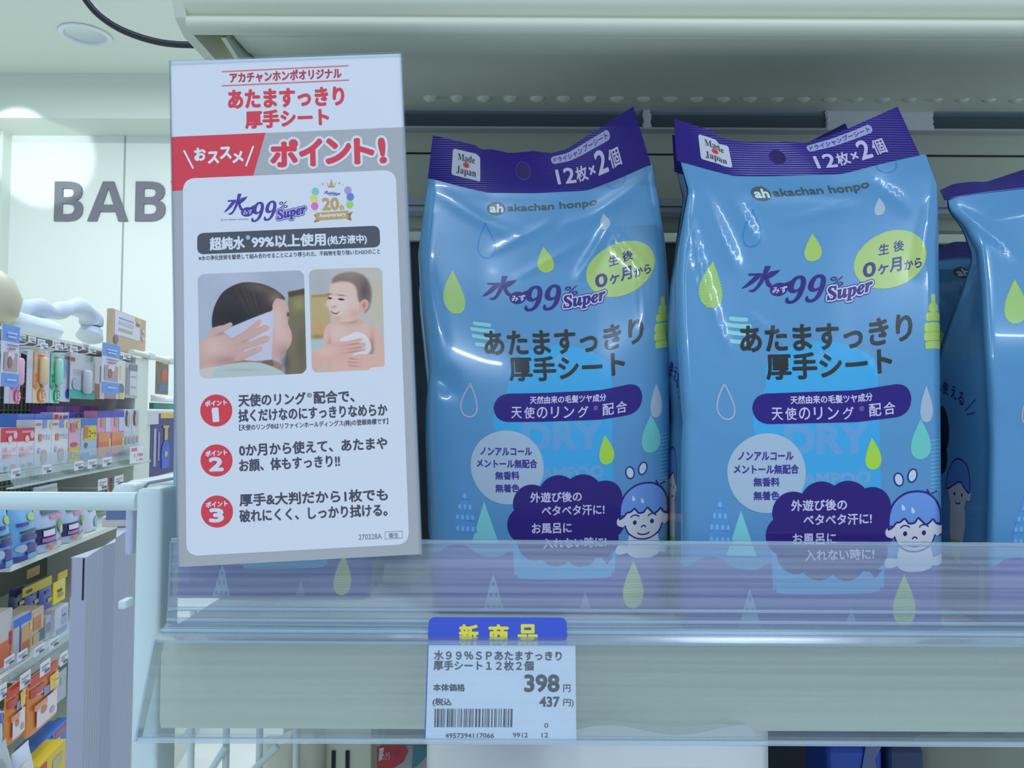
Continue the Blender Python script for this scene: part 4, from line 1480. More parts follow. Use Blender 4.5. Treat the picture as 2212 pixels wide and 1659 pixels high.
p.inglow((1040, 800), 16, 30, (130, 98, 100), .6)
p.shape([(1030, 770), (1046, 776), (1044, 800), (1030, 800)], (92, 70, 76), 8)
p.shape([(560, 1160), (800, 1150), (960, 1200), (980, 1260), (840, 1330), (480, 1330)], (150, 118, 104), 10)
p.shape([(820, 1190), (900, 1180), (905, 1230), (820, 1232)], (104, 92, 92), 10)
hair = [(392, 900), (388, 820), (410, 720), (470, 610), (560, 545), (660, 514), (790, 522), (900, 560), (980, 615), (1012, 662), (940, 650), (905, 700), (890, 760), (740, 820), (560, 890), (470, 880), (430, 890)]
p.shape(hair, (54, 50, 56), 7)
p.inglow((560, 820), 150, 90, (30, 32, 42), .8)
p.inglow((800, 560), 160, 45, (110, 96, 92), .7, .25)
p.inglow((930, 650), 70, 60, (140, 116, 110), .75)
for i in range(12):
    t = i / 11
    p.inglow((620 + 260 * t, 640 + 30 * math.sin(i * 2.3)), 5, 95, (92, 80, 78), .45, -.5 + .5 * t)
wipe = [(490, 938), (560, 890), (740, 815), (880, 762), (912, 768), (905, 980), (896, 1172), (760, 1185), (640, 1175), (600, 1020)]
p.shape(wipe, (176, 184, 220), 5, 1, 0)
p.inglow((840, 900), 60, 120, (190, 198, 230), .7)
hand = [(276, 1050), (340, 980), (390, 905), (470, 884), (545, 855), (562, 880), (520, 912), (480, 940), (570, 990), (700, 1000), (660, 1100), (600, 1180), (560, 1200), (430, 1230), (290, 1260)]
p.shape(hand, sk, 7)
p.inglow((400, 1060), 110, 90, skl, .6)
p.inglow((520, 1180), 120, 40, skd, .6)
p.inglow((470, 950), 60, 14, skd, .6, -.25)
for pts in ([(560, 990), (660, 930), (760, 850), (795, 832), (810, 852), (780, 890), (690, 950), (600, 1010)],
            [(560, 1000), (700, 930), (830, 880), (872, 890), (870, 920), (800, 955), (690, 1010), (600, 1060)],
            [(600, 1060), (720, 1015), (840, 968), (878, 982), (872, 1015), (790, 1050), (680, 1085), (610, 1110)],
            [(580, 1160), (640, 1120), (720, 1085), (800, 1060), (818, 1085), (790, 1110), (700, 1150), (610, 1190)]):
    p.shape(pts, sk, 5)
    e = np.array(pts)
    p.inglow(tuple(e[3] * .5 + e[4] * .5), 46, 22, (206, 158, 168), .8, -.35)
    p.inglow(tuple(e[6] * .5 + e[5] * .5 + np.array((0, 10))), 120, 9, skd, .8, -.33)
p.shape([(280, 1262), (420, 1232), (470, 1240), (420, 1330), (290, 1340)], (186, 186, 196), 8)
p.shape([(440, 1240), (560, 1205), (760, 1195), (900, 1230), (1000, 1290), (980, 1330), (420, 1330)], (166, 186, 198), 10)
p.inglow((640, 1260), 160, 12, (148, 170, 184), .8)
photo_mesh('photo', p, [cp(*t) for t in q1], 'printed photo of a hand wiping a toddler head with a white sheet', 15)

q2 = [(1213, 405), (1838, 385), (1862, 1252), (1240, 1285)]
p = Paint(q2, 150, 205)
p.fill((176, 178, 184))
p.glow((1300, 520), 120, 160, (150, 164, 188), .7)
p.shape([(1225, 625), (1400, 615), (1400, 1010), (1235, 1010)], (170, 160, 124), 16, 1, 0)
p.shape([(1240, 622), (1400, 610), (1400, 635), (1240, 645)], (160, 132, 80), 8, 1, 0)
p.shape([(1730, 500), (1870, 490), (1870, 900), (1740, 860)], (178, 178, 172), 14, 1, 0)
p.shape([(1240, 1000), (1350, 990), (1330, 1100), (1240, 1100)], (160, 184, 200), 12, 1, 0)
p.glow((1300, 900), 50, 60, (196, 140, 100), .7)
p.glow((1290, 975), 60, 20, (140, 108, 80), .7)
body = [(1380, 1290), (1390, 1150), (1350, 1060), (1342, 940), (1380, 870), (1470, 845), (1500, 830), (1640, 820), (1690, 850), (1790, 900), (1850, 980), (1864, 1110), (1862, 1290)]
p.shape(body, (196, 168, 168), 7)
p.inglow((1460, 940), 90, 90, (212, 188, 190), .7)
p.inglow((1680, 920), 70, 70, (204, 178, 180), .6)
p.inglow((1750, 1080), 22, 110, (140, 108, 108), .7)
p.inglow((1560, 850), 90, 20, (160, 124, 122), .6)
p.inglow((1480, 1240), 90, 40, (206, 172, 168), .6)
p.inglow((1390, 1080), 18, 100, (150, 116, 114), .5)
ear = [(1650, 690), (1680, 662), (1715, 668), (1725, 710), (1700, 750), (1665, 770), (1640, 765)]
head = [(1400, 520), (1440, 470), (1560, 440), (1680, 480), (1730, 600), (1700, 720), (1650, 780), (1590, 840), (1480, 850), (1420, 800), (1392, 760), (1366, 690), (1390, 620)]
p.shape(head, (208, 182, 184), 7)
p.inglow((1480, 700), 80, 90, (222, 198, 202), .7)
p.inglow((1600, 780), 60, 50, (176, 142, 142), .5)
p.inglow((1450, 820), 60, 24, (176, 140, 140), .5)
hr = [(1410, 520), (1420, 480), (1470, 445), (1560, 428), (1650, 440), (1715, 490), (1748, 580), (1745, 670), (1722, 745), (1690, 768), (1700, 700), (1690, 660), (1650, 690), (1630, 640), (1620, 570), (1580, 520), (1500, 505), (1440, 515)]
p.shape(hr, (124, 110, 114), 26)
p.inglow((1690, 590), 40, 90, (76, 66, 72), .7)
p.inglow((1560, 450), 80, 30, (140, 126, 130), .7)
p.shape(ear, (196, 160, 158), 6)
p.inglow((1685, 710), 14, 24, (150, 108, 106), .8)
for (x, y, w) in ((1393, 650, 20), (1490, 660, 30)):
    p.shape([(x - w, y - 4), (x, y - 10), (x + w, y + 2), (x, y + 8)], (58, 44, 54), 6)
    p.glow((x, y - 36), w * 1.3, 7, (120, 94, 94), .8, .12)
p.glow((1425, 722), 26, 12, (176, 134, 134), .8)
p.glow((1412, 690), 12, 30, (226, 204, 206), .7)
p.shape([(1400, 758), (1440, 772), (1478, 762), (1450, 786), (1415, 780)], (150, 86, 96), 6)
p.glow((1440, 768), 26, 4, (226, 214, 220), .7)
p.glow((1372, 706), 22, 26, (220, 178, 182), .6)
cloth = [(1480, 1010), (1500, 985), (1560, 960), (1620, 935), (1690, 960), (1730, 1010), (1745, 1080), (1700, 1130), (1600, 1140), (1540, 1050)]
p.shape(cloth, (206, 206, 226), 6)
p.inglow((1680, 1060), 50, 60, (184, 184, 208), .6)
h1 = [(1240, 1130), (1330, 1060), (1440, 1030), (1560, 1010), (1660, 990), (1672, 1008), (1640, 1030), (1690, 1030), (1700, 1050), (1660, 1075), (1695, 1075), (1690, 1095), (1600, 1120), (1520, 1170), (1400, 1180), (1300, 1260), (1250, 1280), (1240, 1210)]
p.shape(h1, (198, 164, 164), 6)
p.inglow((1360, 1100), 90, 40, (214, 184, 184), .7)
for x, y in ((1600, 1040), (1610, 1075), (1590, 1105)):
    p.inglow((x, y), 80, 6, (150, 112, 112), .7, -.15)
h2 = [(1860, 1090), (1860, 1230), (1780, 1220), (1640, 1250), (1570, 1240), (1540, 1190), (1570, 1150), (1650, 1125), (1740, 1130), (1790, 1110)]
p.shape(h2, (202, 168, 166), 6)
for x, y in ((1580, 1165), (1575, 1195), (1585, 1225)):
    p.inglow((x, y), 60, 6, (150, 112, 112), .7, .12)
p.shape([(1735, 1240), (1862, 1230), (1862, 1290), (1730, 1290)], (206, 208, 222), 8, 1, 0)
photo_mesh('photo', p, [cp(*t) for t in q2], 'printed photo of a smiling bare-chested toddler being wiped with a sheet', 14)

# ------------------------------------------------------------------ the gondola across the aisle
GP0 = Vector((-.643 * 2.05, 2.05, 0))
GD = Vector((-.15, 1.0, 0)).normalized()
GN = Vector((1.0, .15, 0)).normalized()


def gpt(px, py, off=0.0):
    return hit(px, py, GP0 + GN * off, GN)


def gl(v):
    """world point to (along, out, up)"""
    w = Vector(v) - GP0
    return (w.dot(GD), w.dot(GN), w.z)


def gw(s, o, z):
    return GP0 + GD * s + GN * o + Vector((0, 0, z))


GM = Matrix(((GD.x, GN.x, 0, GP0.x), (GD.y, GN.y, 0, GP0.y), (0, 0, 1, 0), (0, 0, 0, 1)))


def span(px0, py0, px1, py1, off):
    ym, xm = (py0 + py1) / 2, (px0 + px1) / 2
    s0, s1 = gl(gpt(px0, ym, off))[0], gl(gpt(px1, ym, off))[0]
    z0, z1 = gl(gpt(xm, py1, off))[2], gl(gpt(xm, py0, off))[2]
    return s0, s1, z0, z1


def seen(c, k=1.0):
    """colour of a thing in the bright aisle"""
    return tuple(min(.92, max(.008, lin(x) / q * k)) for x, q in zip(c, (.86, .98, 1.08)))


def gm(c, rough=.45, k=1.0):
    return mat('aisle %02x%02x%02x' % tuple(c), seen(c, k), rough, .45)


def gbox(mb, s0, s1, o0, o1, z0, z1, m=0, bev=0.0):
    return mb.box((s0, o0, z0), (s1, o1, z1), m, bev, GM)


def printed(mb, s0, s1, z0, z1, o, panels, mats):
    """printed fields on a front: (u0,v0,u1,v1,colour[,shape]); v from the bottom"""
    for k, pn in enumerate(panels):
        u0, v0, u1, v1, c = pn[:5]
        mats.append(gm(c))
        h = o + .0006 + .0004 * k
        a = lambda u, v: gw(s0 + (s1 - s0) * u, h, z0 + (z1 - z0) * v)
        if len(pn) > 5 and pn[5] == 'o':
            cu, cv, ru, rv = (u0 + u1) / 2, (v0 + v1) / 2, (u1 - u0) / 2, (v1 - v0) / 2
            pts = [a(cu + ru * math.cos(t * math.pi / 10), cv + rv * math.sin(t * math.pi / 10)) for t in range(20)]
            mb.add(pts, [tuple(range(19, -1, -1))], len(mats) - 1)
        elif len(pn) > 5:
            g = glyphs(pn[5]).reshape(-1, 2)
            pts = [a(u0 + (u1 - u0) * x, v0 + (v1 - v0) * y) for x, y in g]
            mb.add(pts, [(i + 2, i + 1, i) for i in range(0, len(pts), 3)], len(mats) - 1)
        else:
            mb.add([a(u0, v0), a(u0, v1), a(u1, v1), a(u1, v0)], [(0, 1, 2, 3)], len(mats) - 1)


def carton(name, label, cat, rect, off, depth, col, panels=(), group=None, flap=None, zbase=None):
    s0, s1, z0, z1 = span(*rect, off)
    if zbase is not None:
        z0 = zbase
    t = thing(name, label, cat, gw((s0 + s1) / 2, off - depth / 2, z0), group)
    mb = MB()
    gbox(mb, s0 + .0008, s1 - .0008, off - depth, off, z0, z1, 0, .0015)
    mats = [gm(col)]
    printed(mb, s0, s1, z0, z1, off, panels, mats)
    mb.build('carton_body', mats, t)
    if flap:
        mb = MB()
        gbox(mb, s0 + .001, s1 - .001, off - .004, off - .002, z1, z1 + flap[0])
        mb.build('hang_flap', gm(flap[1]), t)
    return t


def sheetpack(name, label, cat, rect, off, col, panels=(), group=None, thick=.02, lean=0.0, blister=None):
    """card-backed hanging pack: backing card, bulging front"""
    s0, s1, z0, z1 = span(*rect, off)
    t = thing(name, label, cat, gw((s0 + s1) / 2, off, z0), group)
    mb = MB()
    mats = [gm(col)]
    gbox(mb, s0, s1, off - .003, off, z0, z1, 0, .001)
    printed(mb, s0, s1, z0, z1, off, panels, mats)
    mb.build('backing_card', mats, t)
    if blister:
        u0, v0, u1, v1, bc = blister
        mb = MB()
        gbox(mb, s0 + (s1 - s0) * u0, s0 + (s1 - s0) * u1, off + .001, off + thick, z0 + (z1 - z0) * v0, z0 + (z1 - z0) * v1, 0, thick * .45)
        mb.build('blister', gm(bc, .2), t, True)
    return t


def softbag(name, label, cat, rect, off, depth, col, panels=(), group=None, zbase=None):
    """pillow-like pouch: swollen body pinched to a flat top edge"""
    s0, s1, z0, z1 = span(*rect, off)
    if zbase is not None:
        z0 = zbase
    t = thing(name, label, cat, gw((s0 + s1) / 2, off - depth, z0), group)
    mats = [gm(col, .25)]
    mb = MB()
    nu, nv = 12, 14
    vs = []
    for side in (1, -1):
        for j in range(nv + 1):
            v = j / nv
            for i in range(nu + 1):
                u = i / nu
                b = (1 - abs(2 * u - 1) ** 4) * (1 - v ** 3) * (1 if v > .02 else .8)
                vs.append(gw(s0 + (s1 - s0) * u, off - depth / 2 + side * (depth / 2 * b + .001), z0 + (z1 - z0) * v))
    L = (nu + 1) * (nv + 1)
    fs = []
    for j in range(nv):
        for i in range(nu):
            a = j * (nu + 1) + i
            q = (a, a + nu + 1, a + nu + 2, a + 1)
            fs += [q, tuple(x + L for x in q[::-1])]
    rim = [i for i in range(nu + 1)] + [(j + 1) * (nu + 1) - 1 for j in range(1, nv + 1)] + [nv * (nu + 1) + i for i in range(nu - 1, -1, -1)] + [j * (nu + 1) for j in range(nv - 1, 0, -1)]
    for i in range(len(rim)):
        a, b = rim[i], rim[(i + 1) % len(rim)]
        fs.append((a, b, b + L, a + L))
    mb.add(vs, fs)
    mb.build('pouch_body', mats, t, True)
    if panels:
        mb = MB()
        mats = [gm(col, .25)]
        # the label area follows the swollen front: slice every field into strips
        for k, pn in enumerate(panels):
            u0, v0, u1, v1, c = pn[:5]
            mats.append(gm(c, .25))
            n = 8
            pts, f2 = [], []
            el = len(pn) > 5
            for j in range(n + 1):
                v = v0 + (v1 - v0) * j / n
                w = math.sqrt(max(0, 1 - (2 * j / n - 1) ** 2)) if el else 1
                for i in range(n + 1):
                    u = (u0 + u1) / 2 + (i / n - .5) * (u1 - u0) * w
                    b = (1 - abs(2 * u - 1) ** 4) * (1 - v ** 3)
                    pts.append(gw(s0 + (s1 - s0) * u, off - depth / 2 + depth / 2 * b + .0035 + .0006 * k, z0 + (z1 - z0) * v))
            for j in range(n):
                for i in range(n):
                    a = j * (n + 1) + i
                    f2.append((a, a + n + 1, a + n + 2, a + 1))
            mb.add(pts, f2, len(mats) - 1)
        mb.build('label', mats, t, True)
    return t


# ---- the frame
OB = -.33
gnd = thing('gondola', 'white shop gondola across the aisle with mesh back and steel uprights', 'shelf unit', gw(.5, -.2, 0))
sA = gl(gpt(-60, 900, 0))[0]
sU0, sU1, _, _ = span(302, 900, 329, 901, .0)
sE = sU1 + .75
zTop = gl(gpt(318, 770, 0))[2]
Mgw = mat('gondola paint', (0.80, 0.83, 0.70), 0.4)
mb = gbox(MB(), sA, sE, OB - .02, OB, .05, zTop - .02)
mb.build('back_panel', mat('gondola back', (0.16, 0.17, 0.12), .6), gnd)
mb = MB()
for k in range(40):
    s = sA + (sU0 - sA) * k / 39
    gbox(mb, s - .002, s + .002, OB, OB + .005, 1.0, zTop - .05)
for k in range(12):
    z = 1.05 + (zTop - 1.1) * k / 11
    gbox(mb, sA, sU0, OB + .005, OB + .009, z - .002, z + .002)
mb.build('mesh_panel', mat('mesh wire', (.55, .6, .5), .4), gnd)
mb = gbox(MB(), sU0, sU1, OB, -.02, 0, zTop - .008)
mb.build('upright', Mgw, gnd)
mb = gbox(MB(), sU0 + (sU1 - sU0) * .52, sU0 + (sU1 - sU0) * .58, -.02, -.0195, zTop - .40, zTop - .37)
mb.build('upright_slot', M_black, gnd)
a_, b_ = gpt(284, 768, -.02), gpt(500, 768, -.02)
za = gl(gpt(318, 768, -.02))[2]
MB().tube([gw(gl(a_)[0], -.02, za), gw(sE, -.02, za)], .012, n=10).build('top_bar', Mgw, gnd, True)
mb = MB()
for px in (322, 366):
    s = gl(gpt(px, 768, -.02))[0]
    gbox(mb, s - .03, s + .03, -.045, .0, za - .016, za + .018, 0, .008)
    mb.build('bar_clamp', gm((228, 240, 246)), gnd, True)
    mb = MB()
gbox(MB(), sA, sU0, OB, -.03, zTop - .012, zTop - .003).build('top_board', Mgw, gnd)
# second shelf down: board
zB = gl(gpt(150, 1003, .02))[2]
gbox(MB(), sA, sU0 + .01, OB, .0, zB - .02, zB).build('shelf_board', Mgw, gnd)
OL = .10
zC = gl(gpt(90, 1418, OL))[2]
gbox(MB(), sA, sU0, OB, OL - .02, zC - .02, zC).build('shelf_board', Mgw, gnd)
zD = gl(gpt(60, 1210, OL))[2]
gbox(MB(), sA, sU0, OB, OL - .005, zD - .014, zD).build('shelf_board', Mgw, gnd)
zE = .32
gbox(MB(), sA, sU0, OB, OL + .1, zE - .03, zE).build('shelf_board', Mgw, gnd)
gbox(MB(), sA, sE, OB, OL + .1, 0, .09).build('base', Mgw, gnd)


def clear_rail(label, s0, s1, zlo, o):
    r = thing('ticket_rail', label, 'price rail', gw((s0 + s1) / 2, o, zlo))
    p1 = [(o - .012, zlo + .075), (o - .010, zlo + .075), (o + .006, zlo + .030), (o + .022, zlo + .002), (o + .020, zlo), (o + .004, zlo + .030)]
    MB().prism(p1, s0, s1, fn=lambda a, b, t: gw(t, a, b)).build('rail_cover', M_clear3, r)
    MB().prism([(o + .001, zlo - .004), (o + .020, zlo - .003), (o + .021, zlo), (o + .001, zlo + .0)], s0, s1, fn=lambda a, b, t: gw(t, a, b)).build('rail_edge', mat('rail edge', (.72, .76, .70), .4), r)
    return r


clear_rail('pale clear ticket rail under the row of small cartons across the aisle', gl(gpt(14, 1015, .02))[0], sU0 + .02, zB - .035, .02)
clear_rail('clear ticket rail low down under the small boxes across the aisle', sA, sU0 - .3, zC - .04, OL)


def ticket(label, px, py, w, h, off, group, ink_=(70, 80, 100), big=None):
    s0, s1, z0, z1 = span(px, py, px + w, py + h, off)
    t = thing('price_ticket', label, 'price tag', gw((s0 + s1) / 2, off, z0), group)
    mb = MB()
    mats = [gm((226, 236, 250))]
    gbox(mb, s0, s1, off - .001, off, z0, z1)
    pn = [(.1, .62, .9, .72, (150, 160, 180)), (.1, .45, .7, .55, (150, 160, 180)), (.45, .12, .92, .34, ink_)]
    if big:
        pn = [(.08, .72, .5, .92, (226, 120, 130)), (.3, .34, .95, .56, (206, 80, 100), big[0]), (.45, .1, .95, .24, (206, 80, 100), big[1])]
    printed(mb, s0, s1, z0, z1, off, pn, mats)
    mb.build('ticket_card', mats, t)
    return t


for k, (x, y) in enumerate(((25, 1012), (92, 1004), (161, 996), (190, 992), (222, 988))):
    ticket('small white ticket on the pale rail %s' % ('nearest, under the red-banded cartons', 'under the white cartons with beige figures', 'under the pink and yellow carton', 'under the blue carton with yellow panel', 'under the tall pink cartons')[k], x, y, 19, 19, .046, 'price tickets on the upper rail')
ticket('large white ticket with red digits at the far end of the pale rail', 281, 964, 29, 36, .05, None, big=('1,780', '1,780'))
for k, (x, y) in enumerate(((10, 1418), (38, 1406), (75, 1394), (107, 1379))):
    ticket('white price ticket on the low clear rail, %s' % ('nearest of the four', 'second nearest of the four', 'third nearest of the four', 'farthest of the four')[k], x, y, 21, 19, OL + .03, 'price tickets on the low rail')


def hook(label, px, py, off, ln, group, tagsz=(15, 13), zmax=9.0):
    s, o, z = gl(gpt(px, py, off))
    z = min(z, zmax)
    t = thing('display_hook', label, 'hook', gw(s, off - ln, z), group)
    mb = MB().tube([gw(s, off - ln, z - .012), gw(s, off - .02, z - .012), gw(s, off - .004, z - .004)], .0026, n=6)
    mb.build('rod', mat('chrome wire', (.75, .78, .8), .2, metal=.9), t, True)
    s0, s1, z0, z1 = span(px - tagsz[0] / 2, py - tagsz[1] / 2, px + tagsz[0] / 2, py + tagsz[1] / 2, off)
    mats = [gm((228, 238, 248))]
    mb = gbox(MB(), s0, s1, off - .001, off, z0, z1)
    printed(mb, s0, s1, z0, z1, off, [(.12, .62, .85, .72, (140, 150, 170)), (.12, .4, .6, .5, (140, 150, 170)), (.4, .12, .9, .32, (90, 100, 120))], mats)
    mb.build('price_tag', mats, t)
    return t


for i, (x, y) in enumerate(((48, 729), (70, 734), (90, 740), (96, 748), (122, 743), (128, 750), (148, 746), (160, 755), (186, 749), (200, 757), (255, 765), (274, 770))):
    hook('chrome display hook with a white price tag in the upper hanging row', x, y, .04 + .012 * (i % 2), .30, 'upper row display hooks', (16, 14), zTop - .006)
for i, (x, y, w, h) in enumerate(((222, 1046, 20, 24), (257, 1038, 19, 22))):
    hook('hook with white tag in the dark row below the cartons, %s' % ('nearer one', 'farther one')[i], x, y, .03, .3, 'hooks in the dark row', (w, h))
for i, (x, y, w, h) in enumerate(((7, 1494, 15, 32), (55, 1468, 22, 30), (98, 1442, 21, 28), (138, 1422, 16, 26))):
    hook('hook with white tag in the low hanging row, %s' % ('at the left edge of the photo', 'above the nearer orange pouch', 'above the farther orange pouches', 'above the pale printed pouch')[i], x, y, OL + .06, .35, 'low row display hooks', (w, h), zC - .045)

# ---- on top of the gondola
zt_ = zTop - .002
n0 = thing('nursing_pillow', 'pale grey fluffy curved pillow lying on top of the gondola', 'pillow', gpt(110, 738, -.12))
pth = smooth_poly([(26, 716), (28, 690), (45, 668), (80, 664), (112, 674), (140, 668), (168, 664), (192, 680), (198, 704), (192, 734)], 4, False)
rs = [.027 + .020 * max(0, (i / len(pth) - .55) / .45) + .004 * math.sin(i * 1.1) for i in range(len(pth))]
rs[0] *= .5; rs[-1] *= .6
MB().tube([gpt(x, y, -.12) for x, y in pth], [r * 1.0 for r in rs], n=16).build('pillow_body', mat('fluffy fabric', (.66, .72, .80), .9, bump=.4, bscale=90), n0, True)
s0, s1, z0, z1 = span(52, 684, 145, 728, -.06)
gbox(MB(), s0, s1, -.13, -.06, z0, z1, 0, .03).build('cushion', mat('white cushion', (.80, .86, .92), .85), n0, True)
s0, s1, z0, z1 = span(-30, 664, 17, 712, -.1)
rb_ = thing('round_cushion', 'beige round cushion at the left edge on top of the gondola', 'cushion', gw((s0 + s1) / 2, -.1, z0))
MB().lathe([(.001, 0), (.06, .004), (.10, .04), (.11, .09), (.09, .14), (.05, .17), (.001, .18)], gw((s0 + s1) / 2 - .03, -.14, zt_), n=20).build('cushion_body', gm((200, 205, 180)), rb_, True)
kb = carton('kraft_box', 'kraft cardboard box with a white label on top of the gondola', 'box', (243, 679, 315, 762), -.045, .022, (196, 178, 150),
            [(.05, .38, .80, .98, (214, 222, 244)), (.16, .80, .6, .84, (150, 160, 180)), (.16, .66, .6, .75, (190, 196, 220)), (.16, .5, .56, .57, (196, 176, 150)), (.64, .86, .78, .99, (214, 200, 90), 'o'), (.66, .76, .78, .83, (190, 70, 80)), (.02, .14, .14, .36, (120, 120, 126), 'o'), (.84, .62, .94, .72, (210, 204, 200), 'o'), (.84, .42, .94, .52, (210, 204, 200), 'o')])
# ---- upper hanging row
for (nm, rc, x, lab, g) in (('promo_strip', (4, 703, 41, 836), .075, 'hanging blue and white promotional strip at the left edge', 0), ('promo_strip', (221, 743, 258, 850), .07, 'hanging blue and white promotional strip beside the upright', 1)):
    sheetpack(nm, lab, 'tag', rc, x, (212, 224, 244), [(0, .74, 1, 1, (110, 158, 240)), (0, 0, 1, .22, (110, 158, 240)), (.1, .26, .9, .56, (178, 164, 170)), (.3, .44, .7, .60, (220, 220, 228), 'o'), (.3, .30, .55, .50, (146, 118, 112), 'o'), (.2, .86, .8, .89, (190, 212, 250)), (.25, .80, .75, .83, (190, 212, 250)), (.25, .10, .8, .13, (190, 212, 250)), (.2, .66, .85, .69, (140, 150, 175)), (.3, .61, .7, .635, (190, 110, 130))])
T15 = [('pink', (228, 190, 220), (226, 90, 150), 12, 43, 760, 872, 'pink-trimmed toothbrush pack at the left edge'), ('orange', (240, 208, 170), (238, 138, 50), 59, 97, 758, 871, 'orange-trimmed toothbrush pack in the upper hanging row'),
       ('green', (160, 230, 214), (20, 170, 120), 98, 128, 762, 871, 'green-trimmed toothbrush pack in the upper hanging row')]
for nm, c1, c2, x0, x1, y0, y1, lab in T15:
    sheetpack('toothbrush_pack', lab, 'toothbrush pack', (x0, y0, x1, y1), .03, (206, 214, 232),
              [(.30, 0, 1, 1, c1), (.30, .3, .36, .98, c2), (.55, .66, .9, .86, (206, 216, 226), 'o'), (.62, .70, .84, .80, (130, 150, 160), 'o'), (.40, .50, .56, .58, c2, 'o'), (.40, .40, .56, .48, c2, 'o'), (.36, .27, .56, .37, c2, 'o'), (.70, .30, .86, .54, (150, 130, 130)), (.55, .02, 1.0, .28, c2, 'o'), (.64, .06, .94, .22, (240, 240, 246), '15'), (.5, .89, .85, .93, (200, 90, 90))],
              'toothbrush packs', .018, 0, (.56, .36, .88, .9, c1))
sheetpack('toothbrush_pack', 'white and blue toothbrush pack right of the green-trimmed one', 'toothbrush pack', (130, 765, 152, 868), .03, (200, 214, 240), [(.1, .5, .6, .9, (150, 190, 220)), (.5, .06, 1, .28, (72, 110, 206), 'o'), (.4, .9, .9, .96, (140, 120, 140))], 'toothbrush packs')
sheetpack('blister_pack', 'white and teal blister pack with a grey grooming tool', 'blister pack', (152, 766, 205, 862), .04, (196, 208, 218), [(0, 0, 1, .20, (60, 176, 170)), (.0, .82, .16, .90, (210, 70, 90)), (.80, .88, .9, 1, (90, 190, 180)), (.1, .62, .6, .64, (160, 170, 185)), (.1, .55, .55, .57, (160, 170, 185)), (.58, .38, .72, .48, (170, 205, 80), 'o'), (.05, .2, .3, .45, (170, 186, 206), 'o')], None, .02, 0, (.42, .12, .66, .66, (190, 200, 212)))
sheetpack('brown_pack', 'brown and white pack half behind the slanted promotional strip', 'pack', (205, 772, 226, 862), .01, (206, 210, 216), [(0, 0, .5, .36, (150, 112, 86)), (.5, .4, 1, .8, (140, 146, 150))])
carton('gift_carton', 'tall white carton with a grey figure behind the slanted strip', 'carton', (252, 778, 270, 862), .0, .05, (214, 222, 222), [(.1, .5, .5, .86, (226, 196, 90)), (.2, .1, .9, .4, (110, 120, 140), 'o'), (.3, .0, .8, .16, (220, 200, 120))])
carton('window_carton', 'grey carton with a clear window beside the white upright', 'carton', (270, 784, 297, 860), -.01, .02, (176, 190, 200), [(.06, .1, .3, .86, (140, 150, 160)), (.36, .08, .94, .78, (206, 214, 230)), (.3, .78, .96, .96, (120, 140, 144)), (.45, .6, .85, .63, (160, 170, 190)), (.45, .3, .85, .33, (160, 170, 190))])
# teal shelf strip behind
st_ = thing('shelf_strip', 'teal shelf edge strip right of the white upright above the poster', 'shelf strip', gpt(290, 876, -.1))
s0, s1, z0, z1 = span(332, 871, 384, 884, -.1)
gbox(MB(), s0, s1, -.12, -.1, z0, z1).build('strip', gm((50, 160, 140)), st_)
# ---- carton row
BZ = zB + .0015
for i in range(6):
    x = 101 + i * 18.5
    carton('back_carton', 'small purple and pink carton in the back of the carton row', 'carton', (x, 877, x + 18, 934), -.14, .05, ((140, 90, 190), (190, 110, 200))[i % 2], [(.3, .72, .7, .9, (206, 130, 210)), (0, .55, 1, .62, (90, 60, 160))], 'purple cartons in the back row', None, BZ)
for i in range(2):
    carton('blue_carton', 'blue carton with a hang hole behind the red-banded and white cartons', 'carton', (39 + i * 36, 894, 39 + i * 36 + 35.5, 950), -.06, .05, (96, 144, 240), [(.5, .80, .62, .88, (30, 40, 60), 'o'), (0, .40, 1, .66, (216, 190, 214)), (.5, .5, .95, .62, (226, 214, 226))], 'blue cartons', None, BZ)
carton('dark_carton', 'dark carton in the back at the left edge of the carton row', 'carton', (-6, 896, 30, 950), -.15, .05, (60, 70, 100), [(.1, .75, .5, .9, (110, 70, 90)), (0, .4, 1, .66, (206, 196, 214)), (.4, .48, .85, .64, (222, 220, 232))], None, None, BZ)
carton('red_label_carton', 'white carton with red lettering behind the white cartons', 'carton', (115, 891, 149, 950), -.06, .04, (232, 226, 240), [(.05, .78, .3, .96, (214, 80, 90)), (.38, .8, .5, .94, (214, 60, 70)), (.6, .8, .9, .94, (120, 110, 160))], None, None, BZ)
carton('blue_dot_carton', 'bright blue carton with a yellow dot behind the small cartons', 'carton', (149, 892, 175, 950), -.06, .04, (50, 96, 210), [(.6, .74, .95, .96, (160, 160, 60), 'o'), (.1, .8, .5, .9, (90, 140, 230))], None, None, BZ)
carton('violet_carton', 'violet carton behind the yellow-lettered blue carton', 'carton', (175, 892, 209, 950), -.06, .04, (176, 130, 210), [(.5, .76, .8, .92, (140, 96, 190))], None, None, BZ)
for i in range(2):
    carton('gel_carton', 'white carton with a red band in the front row, %s' % ('nearer of the two', 'farther of the two')[i], 'carton', (1 + i * 36.5, 924, 1 + i * 36.5 + 36, 990), -.0, .05, (228, 234, 246), [(0, .68, 1, 1, (222, 50, 84)), (.25, .88, .9, .93, (240, 170, 190)), (.72, .74, .98, .92, (236, 200, 214), 'o'), (.40, .66, .66, .82, (228, 214, 214), 'o'), (.08, .44, .9, .56, (220, 120, 140), 'お薬しょうず'), (.08, .30, .9, .42, (220, 100, 125), '服用ゼリー'), (.2, .06, .4, .14, (120, 180, 230), 'o'), (.55, .06, .85, .16, (230, 150, 180), 'o')], 'red-banded white cartons', None, BZ)
